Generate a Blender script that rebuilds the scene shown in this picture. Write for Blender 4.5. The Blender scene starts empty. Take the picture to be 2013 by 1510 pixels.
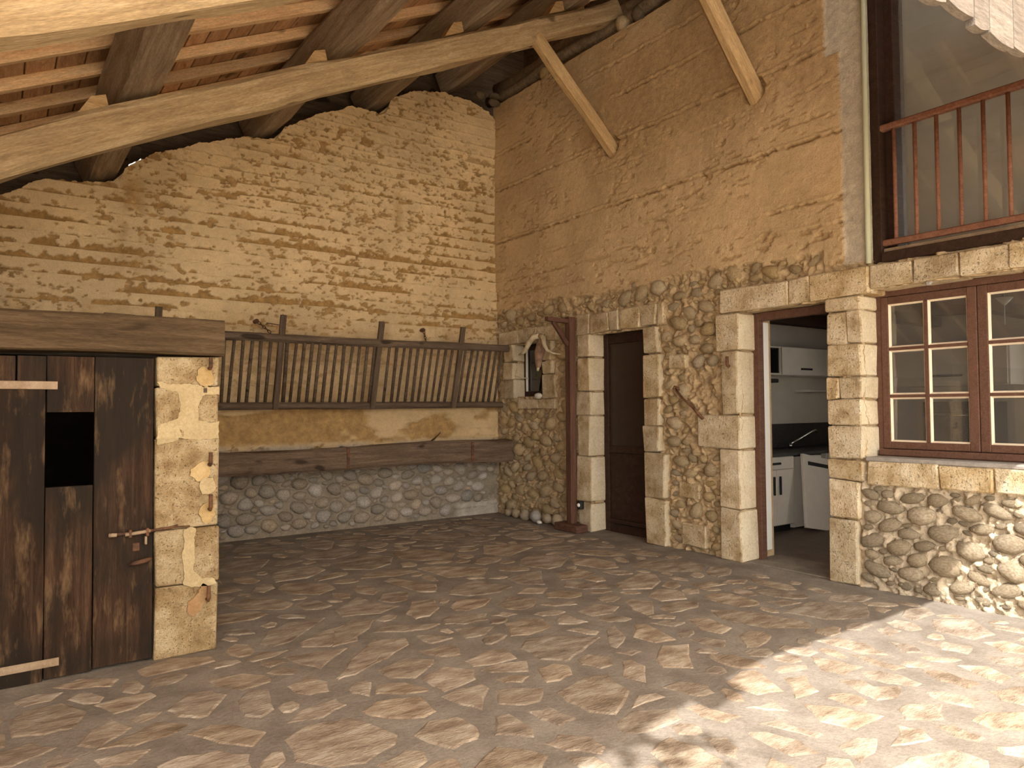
import bpy, bmesh, math, random
import numpy as np
from mathutils import Vector, Matrix

SKY_STRENGTH = 2.6
SUN_STRENGTH = 3.7
EXPOSURE = 1.08

SC = bpy.context.scene
COL = SC.collection

# ------------------------------------------------------------------ camera
EYE = Vector((0.0, 0.0, 1.40))
yaw, pit, rol = math.radians(35.324), math.radians(1.8185), math.radians(-0.4603)
fw = Vector((math.sin(yaw)*math.cos(pit), math.cos(yaw)*math.cos(pit), math.sin(pit)))
rt = Vector((math.cos(yaw), -math.sin(yaw), 0))
up = rt.cross(fw)
rt, up = math.cos(rol)*rt + math.sin(rol)*up, -math.sin(rol)*rt + math.cos(rol)*up
cd = bpy.data.cameras.new('camera'); cam = bpy.data.objects.new('camera', cd); COL.objects.link(cam)
cd.sensor_fit = 'HORIZONTAL'; cd.sensor_width = 36.0; cd.lens = 36.0*1425.84/2013.0
cd.clip_start = 0.05; cd.clip_end = 200
cam.matrix_world = Matrix(((rt.x, up.x, -fw.x, EYE.x), (rt.y, up.y, -fw.y, EYE.y), (rt.z, up.z, -fw.z, EYE.z), (0, 0, 0, 1)))
SC.camera = cam

# ------------------------------------------------------------------ sky, sun, exposure
wd = bpy.data.worlds.new('sky'); SC.world = wd; wd.use_nodes = True
bg = wd.node_tree.nodes['Background']
bg.inputs[0].default_value = (1.0, 0.95, 0.87, 1); bg.inputs[1].default_value = SKY_STRENGTH
sd = bpy.data.lights.new('sun', 'SUN'); sun = bpy.data.objects.new('sun', sd); COL.objects.link(sun)
sd.energy = SUN_STRENGTH; sd.color = (1.0, 0.965, 0.91); sd.angle = math.radians(0.6)
sun.rotation_euler = Vector((0.55, 0.54, -1.0)).to_track_quat('-Z', 'Y').to_euler()
sun.location = (-4, -6, 12)
vs = SC.view_settings
vs.view_transform = 'Standard'; vs.look = 'None'; vs.gamma = 1.0; vs.use_curve_mapping = False
vs.exposure = EXPOSURE

# ------------------------------------------------------------------ helpers
rng = random.Random(7)
NR = np.random.RandomState(11)
TAB = NR.rand(256, 256)
XW, YB, YS = 5.43, 8.02, 4.49         # house wall, rear wall, stall front
WM = {}

def noise(x, y, seed=0):
    x = np.asarray(x, float) + seed*37.17; y = np.asarray(y, float) + seed*11.73
    xi = np.floor(x).astype(int); yi = np.floor(y).astype(int)
    fx = x-xi; fy = y-yi; fx = fx*fx*(3-2*fx); fy = fy*fy*(3-2*fy)
    a = TAB[xi & 255, yi & 255]; b = TAB[(xi+1) & 255, yi & 255]
    c = TAB[xi & 255, (yi+1) & 255]; d = TAB[(xi+1) & 255, (yi+1) & 255]
    return (a*(1-fx)+b*fx)*(1-fy)+(c*(1-fx)+d*fx)*fy

def fbm(x, y, o=4, seed=0):
    s = 0; a = .5; t = 0
    for i in range(o):
        s = s + a*noise(np.asarray(x)*2**i, np.asarray(y)*2**i, seed+i*3); t += a; a *= .5
    return s/t

def sstep(a, b, x):
    t = np.clip((x-a)/(b-a), 0, 1); return t*t*(3-2*t)

def link(name, mesh, mat=None, parent=None, M=None, smooth=False):
    o = bpy.data.objects.new(name, mesh); COL.objects.link(o)
    if mat is not None and not mesh.materials: mesh.materials.append(mat)
    if smooth and len(mesh.polygons): mesh.polygons.foreach_set('use_smooth', [True]*len(mesh.polygons))
    M = M or Matrix.Identity(4)
    WM[o] = M.copy()
    if parent is not None:
        o.parent = parent; o.matrix_basis = WM[parent].inverted() @ M
    else:
        o.matrix_basis = M
    return o

def pymesh(name, v, f):
    me = bpy.data.meshes.new(name); me.from_pydata([tuple(map(float, p)) for p in v], [], f); me.update(); return me

def tag(o, label=None, cat=None, group=None, kind=None):
    if label: o['label'] = label
    if cat: o['category'] = cat
    if group: o['group'] = group
    if kind: o['kind'] = kind
    return o

def thing(name, loc, label=None, cat=None, group=None, kind=None):
    o = bpy.data.objects.new(name, None); COL.objects.link(o); o.empty_display_size = .1
    M = Matrix.Translation(Vector(loc)); o.matrix_basis = M; WM[o] = M
    return tag(o, label, cat, group, kind)

def T(x, y, z): return Matrix.Translation(Vector((x, y, z)))

# chamfered box topology, made once
def _ctopo():
    v = []
    for sx in (-1, 1):
        for sy in (-1, 1):
            for sz in (-1, 1):
                for ax in range(3): v.append((sx, sy, sz, ax))
    bm = bmesh.new()
    for sx, sy, sz, ax in v:
        q = [sx*.8, sy*.8, sz*.8]; q[ax] = [sx, sy, sz][ax]
        bm.verts.new(q)
    bm.verts.ensure_lookup_table(); bm.verts.index_update()
    bmesh.ops.convex_hull(bm, input=bm.verts)
    bmesh.ops.dissolve_limit(bm, angle_limit=.01, verts=bm.verts, edges=bm.edges)
    bm.verts.index_update()
    f = [[q.index for q in fa.verts] for fa in bm.faces]
    pos = [tuple(q.co) for q in bm.verts]; bm.free()
    return v, f
CV, CF = _ctopo()

def cbox_vf(sx, sy, sz, ch=.01, jit=0.0, r=None):
    r = r or rng; h = (sx/2, sy/2, sz/2); v = []; cj = {}
    ch = min(ch, sx*.45, sy*.45, sz*.45)
    for s in CV:
        key = s[:3]
        if key not in cj: cj[key] = [r.uniform(-jit, jit) for _ in range(3)]
        p = []
        for a in range(3):
            q = s[a]*(h[a] if s[3] == a else h[a]-ch)
            p.append(q + cj[key][a])
        v.append(p)
    return v, CF

def box(name, lo, hi, mat, parent=None, ch=.006, jit=0.0, M=None, smooth=False):
    """a chamfered box between two corners; origin at its centre"""
    lo = Vector(lo); hi = Vector(hi); c = (lo+hi)/2; s = hi-lo
    v, f = cbox_vf(abs(s.x), abs(s.y), abs(s.z), ch, jit)
    B = T(*c)
    return link(name, pymesh(name, v, f), mat, parent, (M @ B) if M else B, smooth)

def merge(parts):
    V = []; F = []
    for v, f in parts:
        o = len(V); V += [tuple(p) for p in v]; F += [[i+o for i in q] for q in f]
    return V, F

def mbox(lo, hi, ch=.005):
    lo = Vector(lo); hi = Vector(hi); c = (lo+hi)/2; s = hi-lo
    v, f = cbox_vf(abs(s.x), abs(s.y), abs(s.z), ch)
    return [tuple(Vector(p)+c) for p in v], f

def frame_x(p0, p1, upv=(0, 0, 1)):
    p0 = Vector(p0); p1 = Vector(p1); x = (p1-p0).normalized(); u = Vector(upv)
    y = u.cross(x)
    if y.length < 1e-4: y = Vector((0, 1, 0)).cross(x)
    y.normalize(); z = x.cross(y)
    m = Matrix((x, y, z)).transposed().to_4x4(); m.translation = p0
    return m

def beam(name, p0, p1, w, h, mat, parent=None, upv=(0, 0, 1), ch=.012, wob=0.0, nseg=8, rot=0.0, w1=None, h1=None, seed=0, smooth=False):
    """squared timber from p0 to p1 (centre line), grain along local X"""
    L = (Vector(p1)-Vector(p0)).length; v = []; f = []
    w1 = w1 or w; h1 = h1 or h; c_, s_ = math.cos(rot), math.sin(rot)
    for i in range(nseg+1):
        t = i/nseg; a = (w*(1-t)+w1*t)/2; b = (h*(1-t)+h1*t)/2
        dy = wob*(float(fbm(t*L*.9, 3.1, 3, seed+1))-.5)*2; dz = wob*(float(fbm(t*L*.9, 7.7, 3, seed+2))-.5)*2
        ring = [(a-ch, -b), (a, -b+ch), (a, b-ch), (a-ch, b), (-a+ch, b), (-a, b-ch), (-a, -b+ch), (-a+ch, -b)]
        for k, (y, z) in enumerate(ring):
            j = wob*.7
            y += j*(float(noise(t*L*2.3, k*5.3+seed))-.5); z += j*(float(noise(t*L*2.3+40, k*5.3+seed))-.5)
            y, z = y*c_-z*s_, y*s_+z*c_
            v.append((t*L, y+dy, z+dz))
    for i in range(nseg):
        for k in range(8):
            a = i*8+k; b = i*8+(k+1) % 8
            f.append([a, b, b+8, a+8])
    f.append(list(range(8))[::-1]); f.append([nseg*8+k for k in range(8)])
    return link(name, pymesh(name, v, f), mat, parent, frame_x(p0, p1, upv), smooth)

def tube_vf(pts, rad, n=8):
    """round tube along points; rad a number or list"""
    pts = [Vector(p) for p in pts]; R = rad if isinstance(rad, (list, tuple)) else [rad]*len(pts)
    v = []; f = []; prev = None
    for i, p in enumerate(pts):
        d = (pts[min(i+1, len(pts)-1)]-pts[max(i-1, 0)]).normalized()
        if prev is None:
            a = d.cross(Vector((0, 0, 1)))
            if a.length < .1: a = d.cross(Vector((0, 1, 0)))
        else: a = prev - d*prev.dot(d)
        a.normalize(); b = d.cross(a); prev = a
        for k in range(n):
            t = 2*math.pi*k/n; v.append(tuple(p + (a*math.cos(t)+b*math.sin(t))*R[i]))
    for i in range(len(pts)-1):
        for k in range(n):
            f.append([i*n+k, i*n+(k+1) % n, (i+1)*n+(k+1) % n, (i+1)*n+k])
    f.append(list(range(n))[::-1]); f.append([(len(pts)-1)*n+k for k in range(n)])
    return v, f

def tube(name, pts, rad, mat, parent=None, n=8, smooth=True):
    o = Vector(pts[0]); v, f = tube_vf([Vector(p)-o for p in pts], rad, n)
    return link(name, pymesh(name, v, f), mat, parent, T(*o), smooth)

def lathe_vf(prof, n=16):
    v = []; f = []
    for r, z in prof:
        for k in range(n):
            t = 2*math.pi*k/n; v.append((r*math.cos(t), r*math.sin(t), z))
    for i in range(len(prof)-1):
        for k in range(n): f.append([i*n+k, i*n+(k+1) % n, (i+1)*n+(k+1) % n, (i+1)*n+k])
    return v, f

def ext_poly(name, pts, axis, lo, hi, mat, parent=None):
    """extrude a 2-D outline along an axis ('x': pts are (y,z); 'y': pts are (x,z); 'z': (x,y))"""
    n = len(pts); v = []
    for t in (lo, hi):
        for a, b in pts: v.append({'x': (t, a, b), 'y': (a, t, b), 'z': (a, b, t)}[axis])
    f = [list(range(n)), list(range(n, 2*n))[::-1]] + [[i, i+n, (i+1) % n+n, (i+1) % n] for i in range(n)]
    c = Vector([sum(p[k] for p in v)/len(v) for k in range(3)])
    me = pymesh(name, [tuple(Vector(p)-c) for p in v], f)
    bm = bmesh.new(); bm.from_mesh(me); bmesh.ops.recalc_face_normals(bm, faces=bm.faces); bm.to_mesh(me); bm.free()
    return link(name, me, mat, parent, T(*c))

def grid_mesh(name, P, keep=None, attrs=None, smooth=True):
    """P: (nu,nv,3) array; keep: (nu-1,nv-1) bool"""
    nu, nv = P.shape[:2]
    idx = np.arange(nu*nv).reshape(nu, nv)
    q = np.stack([idx[:-1, :-1], idx[1:, :-1], idx[1:, 1:], idx[:-1, 1:]], -1)
    q = q[keep] if keep is not None else q.reshape(-1, 4)
    me = bpy.data.meshes.new(name); V = P.reshape(-1, 3)
    me.vertices.add(len(V)); me.vertices.foreach_set('co', V.astype(np.float32).ravel())
    me.loops.add(len(q)*4); me.loops.foreach_set('vertex_index', q.astype(np.int32).ravel())
    me.polygons.add(len(q)); me.polygons.foreach_set('loop_start', np.arange(0, len(q)*4, 4, dtype=np.int32))
    me.polygons.foreach_set('loop_total', np.full(len(q), 4, dtype=np.int32))
    for k, a in (attrs or {}).items():
        at = me.attributes.new(k, 'FLOAT', 'POINT'); at.data.foreach_set('value', a.astype(np.float32).ravel())
    me.update(calc_edges=True); me.validate()
    if smooth: me.polygons.foreach_set('use_smooth', np.ones(len(me.polygons), dtype=bool))
    return me

# ------------------------------------------------------------------ materials
def newmat(name):
    m = bpy.data.materials.new(name); m.use_nodes = True; nt = m.node_tree
    return m, nt, nt.nodes['Principled BSDF']

def nd(nt, t, **kw):
    n = nt.nodes.new(t)
    for k, v in kw.items(): setattr(n, k, v)
    return n

def ramp(nt, fac, stops):
    r = nd(nt, 'ShaderNodeValToRGB'); e = r.color_ramp.elements
    while len(e) < len(stops): e.new(.5)
    for i, (p, c) in enumerate(stops): e[i].position = p; e[i].color = (*c, 1)
    nt.links.new(fac, r.inputs[0]); return r.outputs[0]

def coords(nt, stretch=(1, 1, 1), rnd=True):
    tc = nd(nt, 'ShaderNodeTexCoord'); mp = nd(nt, 'ShaderNodeMapping'); mp.inputs['Scale'].default_value = stretch
    out = tc.outputs['Object']
    if rnd:
        oi = nd(nt, 'ShaderNodeObjectInfo'); mu = nd(nt, 'ShaderNodeVectorMath', operation='MULTIPLY_ADD')
        cb = nd(nt, 'ShaderNodeCombineXYZ')
        for i in range(3): nt.links.new(oi.outputs['Random'], cb.inputs[i])
        nt.links.new(cb.outputs[0], mu.inputs[0]); mu.inputs[1].default_value = (31, 57, 83); nt.links.new(out, mu.inputs[2]); out = mu.outputs[0]
    nt.links.new(out, mp.inputs[0]); return mp.outputs[0]

def ntex(nt, vec, scale, detail=5, rough=.6, dist=0.0):
    n = nd(nt, 'ShaderNodeTexNoise'); n.inputs['Scale'].default_value = scale; n.inputs['Detail'].default_value = detail
    n.inputs['Roughness'].default_value = rough; n.inputs['Distortion'].default_value = dist
    nt.links.new(vec, n.inputs['Vector']); return n.outputs['Fac']

def mixc(nt, fac, a, b, mode='MIX'):
    m = nd(nt, 'ShaderNodeMix', data_type='RGBA', blend_type=mode)
    for s, v in ((m.inputs['Factor'], fac), (m.inputs['A'], a), (m.inputs['B'], b)):
        if hasattr(v, 'node'): nt.links.new(v, s)
        elif isinstance(v, (int, float)): s.default_value = v
        else: s.default_value = (*v, 1)
    return m.outputs['Result']

def bump(nt, b, h, dist, strength=1.0, prev=None):
    n = nd(nt, 'ShaderNodeBump'); n.inputs['Distance'].default_value = dist; n.inputs['Strength'].default_value = strength
    nt.links.new(h, n.inputs['Height'])
    if prev is not None: nt.links.new(prev, n.inputs['Normal'])
    nt.links.new(n.outputs[0], b.inputs['Normal']); return n.outputs[0]

def objrnd(nt, col, amt, hue=0.0):
    oi = nd(nt, 'ShaderNodeObjectInfo'); mr = nd(nt, 'ShaderNodeMapRange')
    mr.inputs['To Min'].default_value = 1-amt; mr.inputs['To Max'].default_value = 1+amt
    nt.links.new(oi.outputs['Random'], mr.inputs[0])
    h = nd(nt, 'ShaderNodeHueSaturation'); nt.links.new(mr.outputs[0], h.inputs['Value']); nt.links.new(col, h.inputs['Color'])
    if hue:
        m2 = nd(nt, 'ShaderNodeMath', operation='MULTIPLY'); m2.inputs[1].default_value = 7.31; nt.links.new(oi.outputs['Random'], m2.inputs[0])
        m3 = nd(nt, 'ShaderNodeMath', operation='FRACT'); nt.links.new(m2.outputs[0], m3.inputs[0])
        m4 = nd(nt, 'ShaderNodeMapRange'); m4.inputs['To Min'].default_value = 1-.5*hue; m4.inputs['To Max'].default_value = 1+.3*hue
        nt.links.new(m3.outputs[0], m4.inputs[0]); nt.links.new(m4.outputs[0], h.inputs['Saturation'])
    return h.outputs[0]

def rock(name, cols, scale=6, bumpd=.006, rnd=.12, hue=0, fine=60, rough=.92, pits=0.0, stretch=(1, 1, 1)):
    m, nt, b = newmat(name); v = coords(nt, stretch)
    n1 = ntex(nt, v, scale, 6, .62); n2 = ntex(nt, v, fine, 4, .7)
    k = len(cols); lo, hi = .34, .66
    c = ramp(nt, n1, [(lo+(hi-lo)*i/(k-1), q) for i, q in enumerate(cols)])
    c = mixc(nt, .35, c, ramp(nt, n2, [(.3, (.55, .55, .55)), (.7, (1.35, 1.35, 1.35))]), 'MULTIPLY')
    n3 = ntex(nt, v, fine*3.5, 3, .7)
    c = mixc(nt, .30, c, ramp(nt, n3, [(.3, (.5, .5, .5)), (.7, (1.4, 1.4, 1.4))]), 'MULTIPLY')
    if rnd: c = objrnd(nt, c, rnd, hue)
    if pits:
        p = ntex(nt, v, fine*.8, 3, .8); pr = ramp(nt, p, [(.60, (1, 1, 1)), (.68, (1-pits,)*3)]); c = mixc(nt, 1.0, c, pr, 'MULTIPLY')
    nt.links.new(c, b.inputs['Base Color']); b.inputs['Roughness'].default_value = rough
    b.inputs['Specular IOR Level'].default_value = .15
    p1 = bump(nt, b, n1, bumpd*2.5, .7); p2 = bump(nt, b, n2, bumpd, .8, p1)
    if pits: bump(nt, b, pr, bumpd*2, 1.0, p2)
    return m

def wood(name, cols, grain=(1.2, 16, 16), rnd=.12, rough=.75, bumpd=.002, knots=True, blot=None, spec=.08, blot2=None):
    m, nt, b = newmat(name); v = coords(nt, grain); v0 = coords(nt, (1, 1, 1))
    n1 = ntex(nt, v, 1.6, 6, .65, .6); n2 = ntex(nt, v, 7, 4, .7)
    k = len(cols)
    c = ramp(nt, n1, [(.3+.4*i/(k-1), q) for i, q in enumerate(cols)])
    c = mixc(nt, .45, c, ramp(nt, n2, [(.3, (.5, .5, .5)), (.7, (1.3, 1.3, 1.3))]), 'MULTIPLY')
    n5 = ntex(nt, v, 28, 3, .7)
    c = mixc(nt, .5, c, ramp(nt, n5, [(.3, (.5, .5, .5)), (.7, (1.35, 1.35, 1.35))]), 'MULTIPLY')
    if knots:
        v2 = coords(nt, (1, 3, 3)); n3 = ntex(nt, v2, 3.2, 1, .4)
        c = mixc(nt, ramp(nt, n3, [(.70, (0, 0, 0)), (.76, (.8, .8, .8))]), c, tuple(q*.3 for q in cols[0]))
    if blot:
        n4 = ntex(nt, coords(nt, (1, 1.6, 1)), 1.7, 4, .6)
        c = mixc(nt, ramp(nt, n4, [(.38, (0, 0, 0)), (.58, (.9, .9, .9))]), c, blot)
    if blot2:
        n6 = ntex(nt, coords(nt, (1.1, 5, 5)), 2.3, 5, .65)
        c = mixc(nt, ramp(nt, n6, [(.55, (0, 0, 0)), (.70, (.8, .8, .8))]), c, blot2)
    if rnd: c = objrnd(nt, c, rnd)
    nt.links.new(c, b.inputs['Base Color']); b.inputs['Roughness'].default_value = rough; b.inputs['Specular IOR Level'].default_value = spec
    p1 = bump(nt, b, n1, bumpd*2, .6); bump(nt, b, n2, bumpd, .7, p1)
    return m

def plain(name, c, rough=.6, metal=0.0, spec=.3, var=.0, scale=8):
    m, nt, b = newmat(name); b.inputs['Roughness'].default_value = rough; b.inputs['Metallic'].default_value = metal
    b.inputs['Specular IOR Level'].default_value = spec
    v = coords(nt); n = ntex(nt, v, scale, 4, .6)
    a = tuple(max(0, q*(1-var)) for q in c); d = tuple(min(1, q*(1+var)) for q in c)
    nt.links.new(ramp(nt, n, [(.35, a), (.65, d)]), b.inputs['Base Color'])
    return m

def glassmat(name, tint=(.92, .94, .92), refl=.10):
    m, nt, b = newmat(name); nt.nodes.remove(b); out = nt.nodes['Material Output']
    tr = nd(nt, 'ShaderNodeBsdfTransparent'); tr.inputs[0].default_value = (*tint, 1)
    gl = nd(nt, 'ShaderNodeBsdfGlossy'); gl.inputs['Roughness'].default_value = .02
    fr = nd(nt, 'ShaderNodeFresnel'); fr.inputs[0].default_value = 1.5
    ad = nd(nt, 'ShaderNodeMath', operation='ADD'); ad.inputs[1].default_value = refl; nt.links.new(fr.outputs[0], ad.inputs[0])
    mx = nd(nt, 'ShaderNodeMixShader'); nt.links.new(ad.outputs[0], mx.inputs[0]); nt.links.new(tr.outputs[0], mx.inputs[1]); nt.links.new(gl.outputs[0], mx.inputs[2])
    nt.links.new(mx.outputs[0], out.inputs[0]); return m

def hazyglass(name, haze=.10):  # pale diffuse layer paints the haze of reflection and flare on glass
    m = glassmat(name, (.9, .9, .88), .06); nt = m.node_tree; out = nt.nodes['Material Output']; src = out.inputs[0].links[0].from_socket
    df = nd(nt, 'ShaderNodeBsdfDiffuse'); df.inputs[0].default_value = (.6, .57, .52, 1)
    n = ntex(nt, coords(nt), 3.0, 4, .6); mr = nd(nt, 'ShaderNodeMapRange'); mr.inputs['To Min'].default_value = haze*.6; mr.inputs['To Max'].default_value = haze*1.4; nt.links.new(n, mr.inputs[0])
    mx = nd(nt, 'ShaderNodeMixShader'); nt.links.new(mr.outputs[0], mx.inputs[0]); nt.links.new(src, mx.inputs[1]); nt.links.new(df.outputs[0], mx.inputs[2]); nt.links.new(mx.outputs[0], out.inputs[0]); return m

def earth(name, pale, brown, extra=None):
    """rammed earth: attribute ero = worn-off crust, cem = later cement / lime repair"""
    m, nt, b = newmat(name); v = coords(nt, (1, 1, 1), False)
    at = nd(nt, 'ShaderNodeAttribute', attribute_name='ero'); ac = nd(nt, 'ShaderNodeAttribute', attribute_name='cem')
    am = nd(nt, 'ShaderNodeAttribute', attribute_name='mor')
    n1 = ntex(nt, v, 1.3, 5, .6); n2 = ntex(nt, v, 14, 6, .7); n3 = ntex(nt, v, 90, 3, .7)
    cp = ramp(nt, n1, [(.35, tuple(q*.86 for q in pale)), (.65, tuple(min(1, q*1.1) for q in pale))])
    cb = ramp(nt, n2, [(.3, tuple(q*.7 for q in brown)), (.7, tuple(q*1.3 for q in brown))])
    c = mixc(nt, at.outputs['Fac'], cp, cb)
    if extra:
        c = mixc(nt, am.outputs['Fac'], c, ramp(nt, n2, [(.3, tuple(q*.72 for q in extra[0])), (.7, tuple(q*1.2 for q in extra[0]))]))
        c = mixc(nt, ac.outputs['Fac'], c, ramp(nt, n2, [(.3, tuple(q*.85 for q in extra[1])), (.7, tuple(q*1.12 for q in extra[1]))]))
    c = mixc(nt, .3, c, ramp(nt, n3, [(.3, (.6, .6, .6)), (.7, (1.3, 1.3, 1.3))]), 'MULTIPLY')
    c = mixc(nt, .25, c, ramp(nt, n2, [(.3, (.7, .7, .7)), (.7, (1.25, 1.25, 1.25))]), 'MULTIPLY')
    nt.links.new(c, b.inputs['Base Color']); b.inputs['Roughness'].default_value = .95; b.inputs['Specular IOR Level'].default_value = .08
    p1 = bump(nt, b, n2, .018, 1.0); bump(nt, b, n3, .004, 1.0, p1)
    return m

M = {}
M['earth_back'] = earth('rammed earth with worn crust', (.76, .57, .33), (.39, .235, .09), ((.31, .255, .19), (.46, .41, .34)))
M['earth_right'] = earth('rammed earth smooth', (.68, .49, .285), (.44, .28, .13), ((.56, .41, .24), (.60, .53, .42)))
M['cobble_back'] = rock('river cobble grey', [(.29, .235, .185), (.42, .35, .275), (.54, .455, .36)], 5, .003, .28, .8, 40)
M['rubble'] = rock('mortared rubble', [(.42, .30, .155), (.52, .39, .22), (.60, .47, .29)], 6, .006, .16, .4, 40)
M['bounce_ground'] = rock('pale courtyard gravel', [(.64, .55, .42), (.74, .65, .51)], 9, .004, 0, 0, 60)
M['cobble_house'] = rock('river cobble ochre', [(.33, .25, .155), (.46, .365, .245), (.57, .475, .345)], 5, .004, .18, .15, 40)
M['quoin'] = rock('tuff quoin', [(.44, .31, .165), (.58, .44, .26), (.68, .54, .35), (.76, .64, .45)], 6, .016, .13, .2, 70, pits=.35)
M['quoin_reveal_lit'] = rock('dressed tuff lit reveal', [(.60, .49, .32), (.68, .57, .40), (.72, .62, .45)], 4, .005, .07, 0, 50, pits=.2)  # smoother dressed face, painted paler because it turns to the light
M['pillar_stone'] = rock('pitted pale tuff', [(.29, .195, .095), (.40, .285, .15), (.52, .40, .235), (.60, .49, .31)], 7, .016, .06, 0, 110, pits=.5)
M['mortar_pale'] = rock('pale lime mortar', [(.41, .315, .175), (.50, .40, .235)], 6, .004, .05, 0, 60)
M['flag'] = rock('limestone flag', [(.22, .16, .11), (.31, .235, .17), (.40, .32, .235), (.50, .425, .33)], 5, .010, .15, .25, 38, stretch=(1, 2.2, 1))
M['grout'] = rock('grey floor grout', [(.20, .167, .135), (.255, .218, .18), (.315, .275, .228)], 3.5, .006, 0, 0, 50)
M['board'] = wood('roof board', [(.46, .24, .12), (.60, .34, .18), (.68, .43, .24)], (1.5, 12, 12), .18)
M['rafter'] = wood('pine rafter', [(.66, .40, .21), (.78, .52, .29), (.82, .61, .38)], (1.5, 14, 14), .10)
M['purlin'] = wood('old purlin', [(.22, .155, .10), (.33, .245, .165), (.44, .34, .24)], (1.0, 11, 11), .12, bumpd=.006, knots=False)
M['truss'] = wood('oak truss', [(.36, .25, .14), (.48, .35, .20), (.60, .46, .29)], (.9, 12, 12), .06, bumpd=.005)
M['strut'] = wood('pale strut', [(.42, .26, .12), (.54, .36, .18), (.62, .44, .24)], (1, 14, 14), .05)
M['old'] = wood('blackened oak', [(.075, .052, .036), (.12, .085, .058), (.18, .13, .09)], (1.2, 13, 13), .15, bumpd=.004)
M['manger'] = wood('manger oak', [(.10, .065, .045), (.16, .11, .075), (.23, .16, .11)], (1.0, 13, 13), .08, bumpd=.005)
M['lintel'] = wood('brown lintel oak', [(.06, .038, .020), (.10, .066, .036), (.15, .10, .058)], (.9, 11, 11), .05, bumpd=.004)
M['doorplank'] = wood('stained door plank', [(.024, .013, .008), (.05, .027, .016), (.105, .060, .034)], (1.0, 14, 14), .12, .7, .003, False, (.020, .015, .011), .08, (.17, .105, .055))
M['redbrown'] = wood('red brown paint', [(.115, .058, .040), (.14, .073, .050), (.165, .087, .060)], (1, 10, 10), .05, .55, .0008, False)
M['darkpaint'] = wood('dark brown paint', [(.035, .02, .014), (.05, .028, .02), (.065, .038, .027)], (1, 10, 10), .05, .5, .0008, False)
M['postpaint'] = wood('worn brown post', [(.09, .045, .03), (.13, .065, .045), (.17, .09, .06)], (1, 12, 12), .08, .65, .002, False)
M['rail'] = wood('red baluster paint', [(.21, .095, .060), (.27, .125, .080), (.33, .165, .11)], (1, 12, 12), .08, .5, .0008, False)
M['screen'] = wood('sun bleached board', [(.15, .125, .105), (.19, .16, .135), (.23, .195, .165)], (1.2, 10, 10), .06, .7, .002)
M['bead'] = plain('cream glazing bead', (.78, .66, .50), .6, var=.08)
M['iron'] = rock('rusty iron', [(.06, .035, .025), (.12, .06, .035), (.20, .095, .05)], 18, .001, .1, 0, 90, .7)
M['ironpale'] = rock('galvanised strap', [(.26, .18, .11), (.32, .23, .15), (.38, .28, .19)], 9, .0008, .05, 0, 60, .55)
M['bone'] = rock('weathered horn', [(.50, .40, .25), (.62, .52, .35), (.68, .60, .44)], 8, .001, .05, 0, 40, .6)
M['skull'] = rock('brown skull bone', [(.20, .12, .08), (.30, .19, .13), (.40, .28, .20)], 12, .002, .05, 0, 40, .8)
M['dark_rubble'] = rock('dark roof rubble', [(.12, .09, .06), (.20, .15, .10)], 8, .004, .1, 0, 40)
M['white_stone'] = rock('white stone', [(.62, .58, .50), (.74, .70, .62)], 8, .001, .05, 0, 40, .8)
M['grey_stone'] = rock('grey stone', [(.30, .27, .24), (.40, .36, .32)], 8, .002, .05, 0, 40, .9)
M['pipe'] = plain('pale green paint', (.52, .53, .38), .5, var=.06)
M['tile'] = rock('terracotta tile', [(.36, .17, .10), (.46, .24, .14), (.55, .33, .22)], 5, .003, .12, 0, 40)
M['cab'] = plain('matt white laminate', (.80, .75, .67), .5, var=.03)
M['plaster'] = plain('grey white plaster', (.78, .74, .67), .9, var=.05, scale=3)
M['worktop'] = plain('slate worktop', (.06, .06, .06), .4, var=.2, scale=30)
M['black'] = plain('black plastic', (.02, .02, .02), .35, var=.1)
M['chrome'] = plain('chrome', (.75, .75, .75), .15, 1.0)
M['white'] = plain('white plastic', (.80, .78, .72), .4, var=.02)
M['kfloor'] = rock('kitchen floor tile', [(.16, .12, .10), (.22, .17, .14)], 3, .001, 0, 0, 30, .5)
M['glass'] = glassmat('window glass')
M['hazy'] = hazyglass('dusty window glass', .16)
M['hazy2'] = hazyglass('slightly dusty glass', .06)
M['leaf'] = plain('vine leaf', (.08, .16, .03), .5, var=.3)
M['darkroom'] = plain('unlit room plaster', (.05, .04, .03), .95, var=.2)  # near-black colour stands in for the darkness of closed rooms
M['doorpane'] = plain('brown door panel', (.040, .025, .018), .35, var=.1)
M['curtain'] = plain('grey net curtain', (.34, .32, .27), .9, var=.06)

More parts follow.
